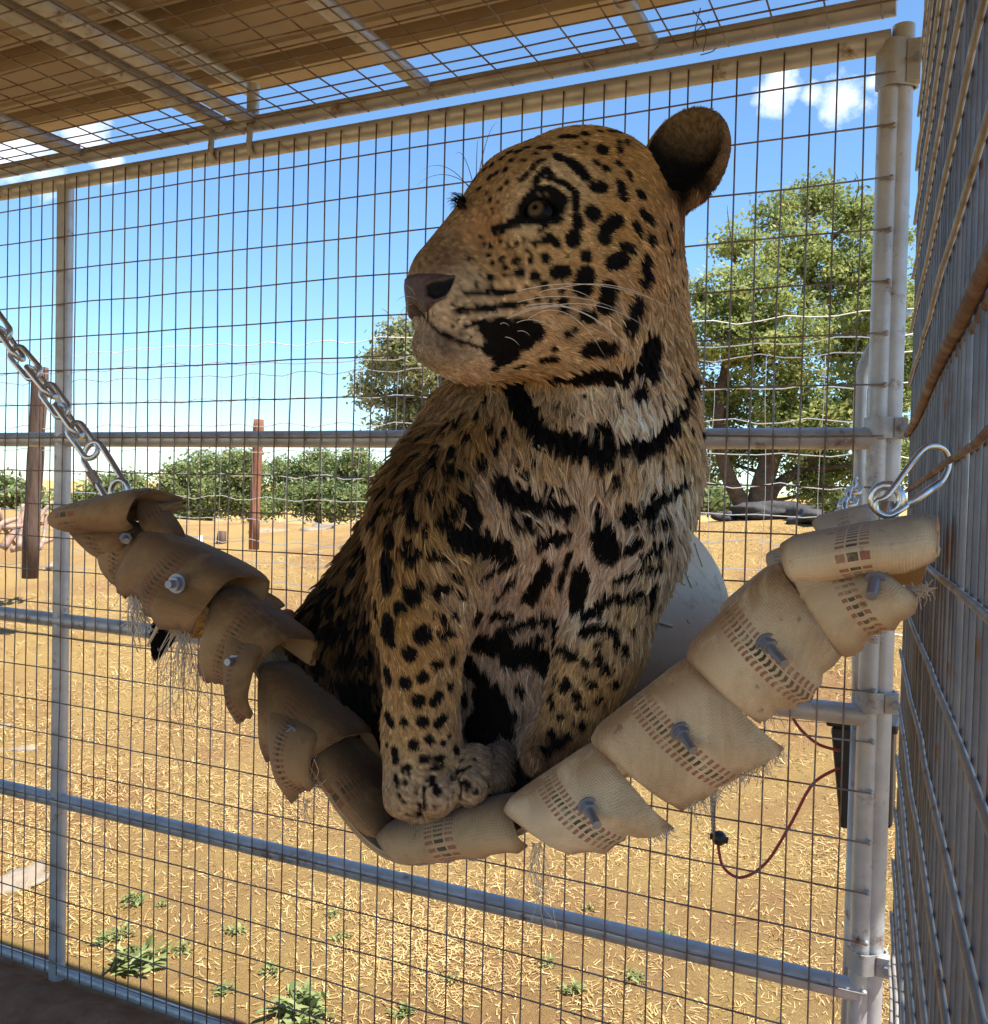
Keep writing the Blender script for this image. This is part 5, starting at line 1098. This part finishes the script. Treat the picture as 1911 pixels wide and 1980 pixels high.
# fall a little with gravity
for k, tt in enumerate((0, .25, .5, .78, 1.0)): PTS[:, k, 1] -= .0035 * wet * tt * tt
_mid = (PTS[:, 2] + PTS[:, 3]) / 2; _mid = _mid - NRM * ((_mid - ROOT) * NRM).sum(1)[:, None]
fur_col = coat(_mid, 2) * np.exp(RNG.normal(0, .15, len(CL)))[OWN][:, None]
PTS, fur_col, LENk = PTS[keep], fur_col[keep], LEN[keep]
def hair_object(name, P, col, r0, parent, mat, taper=(1, .95, .8, .5, .12)):
    n, m, _ = P.shape
    hc = bpy.data.hair_curves.new(name); hc.add_curves([m] * n)
    hc.attributes['position'].data.foreach_set('vector', to_world(P.reshape(-1, 3)).astype(np.float32).ravel())
    ra = hc.attributes.get('radius') or hc.attributes.new('radius', 'FLOAT', 'POINT')
    tp = np.interp(np.linspace(0, 1, m), np.linspace(0, 1, len(taper)), taper)
    ra.data.foreach_set('value', (np.asarray(r0).reshape(-1, 1) * tp[None]).astype(np.float32).ravel() if np.ndim(r0) else np.tile(r0 * tp, n).astype(np.float32))
    a = hc.attributes.new('coat', 'FLOAT_COLOR', 'CURVE')
    a.data.foreach_set('color', np.concatenate([col, np.ones((n, 1))], 1).astype(np.float32).ravel())
    hc.materials.append(mat); o = bpy.data.objects.new(name, hc); COL.objects.link(o)
    o.parent = parent; o.matrix_parent_inverse = Matrix.Translation(parent.location).inverted()
    return o
t = NT('fur_strand'); at_ = t.new('ShaderNodeAttribute'); at_.attribute_name = 'coat'
t.set(Base_Color=at_.outputs['Color'], Roughness=.6, Specular_IOR_Level=.12); M['fur'] = t.m
guard = RNG.random(len(PTS)) < .16
fur_r = (.00019 + .00010 * np.clip(LENk / .02, 0, 1)) * np.where(guard, 1.9, 1.0)
fur_col = fur_col * np.where(guard, RNG.choice([.7, 1.35], len(PTS)), 1.0)[:, None]
fur = hair_object('fur', PTS, np.clip(fur_col, 0, .92), fur_r, jag, M['fur'])
# whiskers: long pale ones from the lip pads, dark ones over the brow
WH = []; WC = []
def whisker(x0, y0, x1, y1, sag, dz=-.02, col=(.75, .7, .62)):
    a = on_body(x0, y0)
    if a is None: return
    b = c3(x1 / PX, y1 / PX, a[2] + dz); n = 7; P = []
    for i in range(n):
        q = i / (n - 1); P.append(a * (1 - q) + b * q + np.array([0, sag * 4 * q * (1 - q), -.012 * 4 * q * (1 - q)]))
    WH.append(P); WC.append(col)
hx = lambda x: 740 + x / 2.703
hy = lambda y: 180 + y / 2.703
for x0, y0, x1, y1, sg in ((700, 1035, 1520, 1125, .012), (705, 1092, 1270, 1150, .008), (750, 1110, 1330, 1370, .016), (650, 1178, 1360, 1425, .03), (690, 1165, 1100, 1150, .006), (760, 1180, 1165, 1380, .022), (700, 1200, 900, 1240, .004), (820, 1130, 1400, 1240, .012),
                           (615, 1208, 662, 1218, 0), (705, 1245, 770, 1268, 0), (640, 1275, 715, 1318, 0), (820, 1040, 1140, 1105, .006), (900, 1025, 1490, 1120, .01)):
    whisker(hx(x0), hy(y0), hx(x1), hy(y1), sg)
for x0, y0, x1, y1 in ((410, 480, 250, 430), (420, 470, 210, 400), (440, 440, 380, 320), (460, 420, 500, 250), (470, 420, 600, 150), (430, 470, 180, 480)): whisker(hx(x0 + 30), hy(y0 + 20), hx(x1), hy(y1), .008, .0, (.12, .1, .08))
for x0, y0, x1, y1 in ((170, 1080, 110, 1010), (175, 1110, 90, 1160), (180, 1090, 70, 1090), (540, 1500, 575, 1660), (560, 1500, 560, 1640)): whisker(hx(x0 + 15), hy(y0), hx(x1), hy(y1), .003, .0, (.35, .3, .27))
for k in range(70):   # the far brow tuft
    x0 = RNG.uniform(395, 440); y0 = RNG.uniform(560, 610); whisker(hx(x0), hy(y0), hx(x0 - RNG.uniform(25, 75)), hy(y0 - RNG.uniform(-25, 45)), .001, .0, (.012, .01, .01))
whiskers = hair_object('whiskers', np.array(WH), np.array(WC), .00042, jag, M['fur'], (1, .9, .7, .45, .15))
# eyes
def eye_ball(c, n, x):
    y = np.cross(n, x); Rw = np.stack([x, y, n]); V = []; F = []; nu, nv = 32, 20; me = MB()
    me.ball((0, 0, 0), .0175, nu, nv); P = np.array(me.V)
    o = link('eye', mesh_from('eye', to_world(c + P @ Rw), me.F), M['eye'], jag)
    at2 = o.data.attributes.new('gaze', 'FLOAT_VECTOR', 'POINT'); at2.data.foreach_set('vector', (P / .0175).astype(np.float32).ravel())
    return o
t = NT('eye_glass'); a_ = t.new('ShaderNodeAttribute'); a_.attribute_name = 'gaze'
dv = t.new('ShaderNodeVectorMath', operation='DISTANCE'); t.l.new(a_.outputs['Vector'], dv.inputs[0]); dv.inputs[1].default_value = (.36, -.02, .93)
t.set(Base_Color=t.ramp(dv.outputs['Value'], [(.13, (.002, .002, .002)), (.18, (.075, .052, .020)), (.38, (.085, .058, .024)), (.50, (.022, .015, .008)), (.60, (.003, .003, .003))]), Roughness=.28, Specular_IOR_Level=.10); M['eye'] = t.m
eye_ball(EYE_P - EYE_N * .0195, EYE_N, EYE_X)
_mv = lambda v: mirror_head(hd(0, 0, 0) + v) - hd(0, 0, 0)
eye_ball(mirror_head(EYE_P - EYE_N * .0165), _mv(EYE_N), _mv(EYE_X))
# nose leather with two comma nostrils, painted black as they are barely sunk
t = NT('nose_leather'); v = t.coord('Object'); na = t.new('ShaderNodeAttribute'); na.attribute_name = 'nostril'
t.set(Base_Color=t.mix(na.outputs['Fac'], t.ramp(t.noise(160, 5, .6, v), [(.35, (.060, .040, .038)), (.65, (.12, .078, .070))]), (.002, .0015, .0015)), Roughness=.55, Specular_IOR_Level=.18)
t.bump(t.noise(700, 2, .5, v), .5, .0015); M['nose'] = t.m
def in_poly(x, y, poly):
    x = np.asarray(x); y = np.asarray(y); r = np.zeros(x.shape, bool); n = len(poly)
    for i in range(n):
        (x0, y0), (x1, y1) = poly[i], poly[(i + 1) % n]
        c = ((y0 > y) != (y1 > y)) & (x < (x1 - x0) * (y - y0) / (y1 - y0 + 1e-12) + x0); r ^= c
    return r
def edge_dist(x, y, poly):
    d = np.full(np.shape(x), 1e9); n = len(poly); p = np.stack([x, y], -1)
    for i in range(n):
        a, b = np.array(poly[i]), np.array(poly[(i + 1) % n]); t = np.clip(((p - a) @ (b - a)) / ((b - a) @ (b - a)), 0, 1)
        d = np.minimum(d, np.linalg.norm(p - a - t[..., None] * (b - a), axis=-1))
    return d
def nose_side(far):
    xs = np.arange(735, 905, 1.5); ys = np.arange(515, 625, 1.5); P = {}; V = []; F = []; dark = []
    for j, y in enumerate(ys):
        for i, x in enumerate(xs):
            if not in_poly(np.array([x]), np.array([y]), NOSE_POLY)[0]: continue
            v = np.array([(x - IW / 2) / FPX, -(y - IH / 2) / FPX, 1.0]); h = BVH_B.ray_cast(Vector((0, 0, 0)), Vector(v))
            if h[0] is None: continue
            e = edge_dist(np.array([x]), np.array([y]), NOSE_POLY)[0]; g = edge_dist(np.array([x]), np.array([y]), NOSTRIL)[0]
            ins = in_poly(np.array([x]), np.array([y]), NOSTRIL)[0]
            off = .0006 + .0030 * min(e / 9, 1) - (.0027 * min(g / 6, 1) * min(e / 9, 1) if ins else -.0012 * math.exp(-(g / 5) ** 2))
            q = np.array(h[0]); n = np.array(h[1])
            if far:
                m = mirror_head(q); hh = BVH_B.find_nearest(Vector(m)); q = np.array(hh[0]); n = np.array(hh[1]); off -= .0006
            P[(i, j)] = len(V); V.append(q + n * off); dark.append(min(g / 3.0, 1) if ins else 0)
    for (i, j), a in P.items():
        k = [(i + 1, j), (i + 1, j + 1), (i, j + 1)]
        if all(c in P for c in k): F.append((a, P[k[0]], P[k[1]], P[k[2]]) if far else (a, P[k[2]], P[k[1]], P[k[0]]))
    V = np.array(V)
    for _ in range(2):                                     # relax the facets of the skin below
        S = V.copy(); C = np.ones(len(V))
        for f in F:
            for a, b in zip(f, f[1:] + f[:1]): S[a] += V[b]; C[a] += 1; S[b] += V[a]; C[b] += 1
        V = S / C[:, None]
    o = link('nose', mesh_from('nose', to_world(V), F), M['nose'], jag)
    at2 = o.data.attributes.new('nostril', 'FLOAT', 'POINT'); at2.data.foreach_set('value', np.array(dark, np.float32))
nose_side(False); nose_side(True)
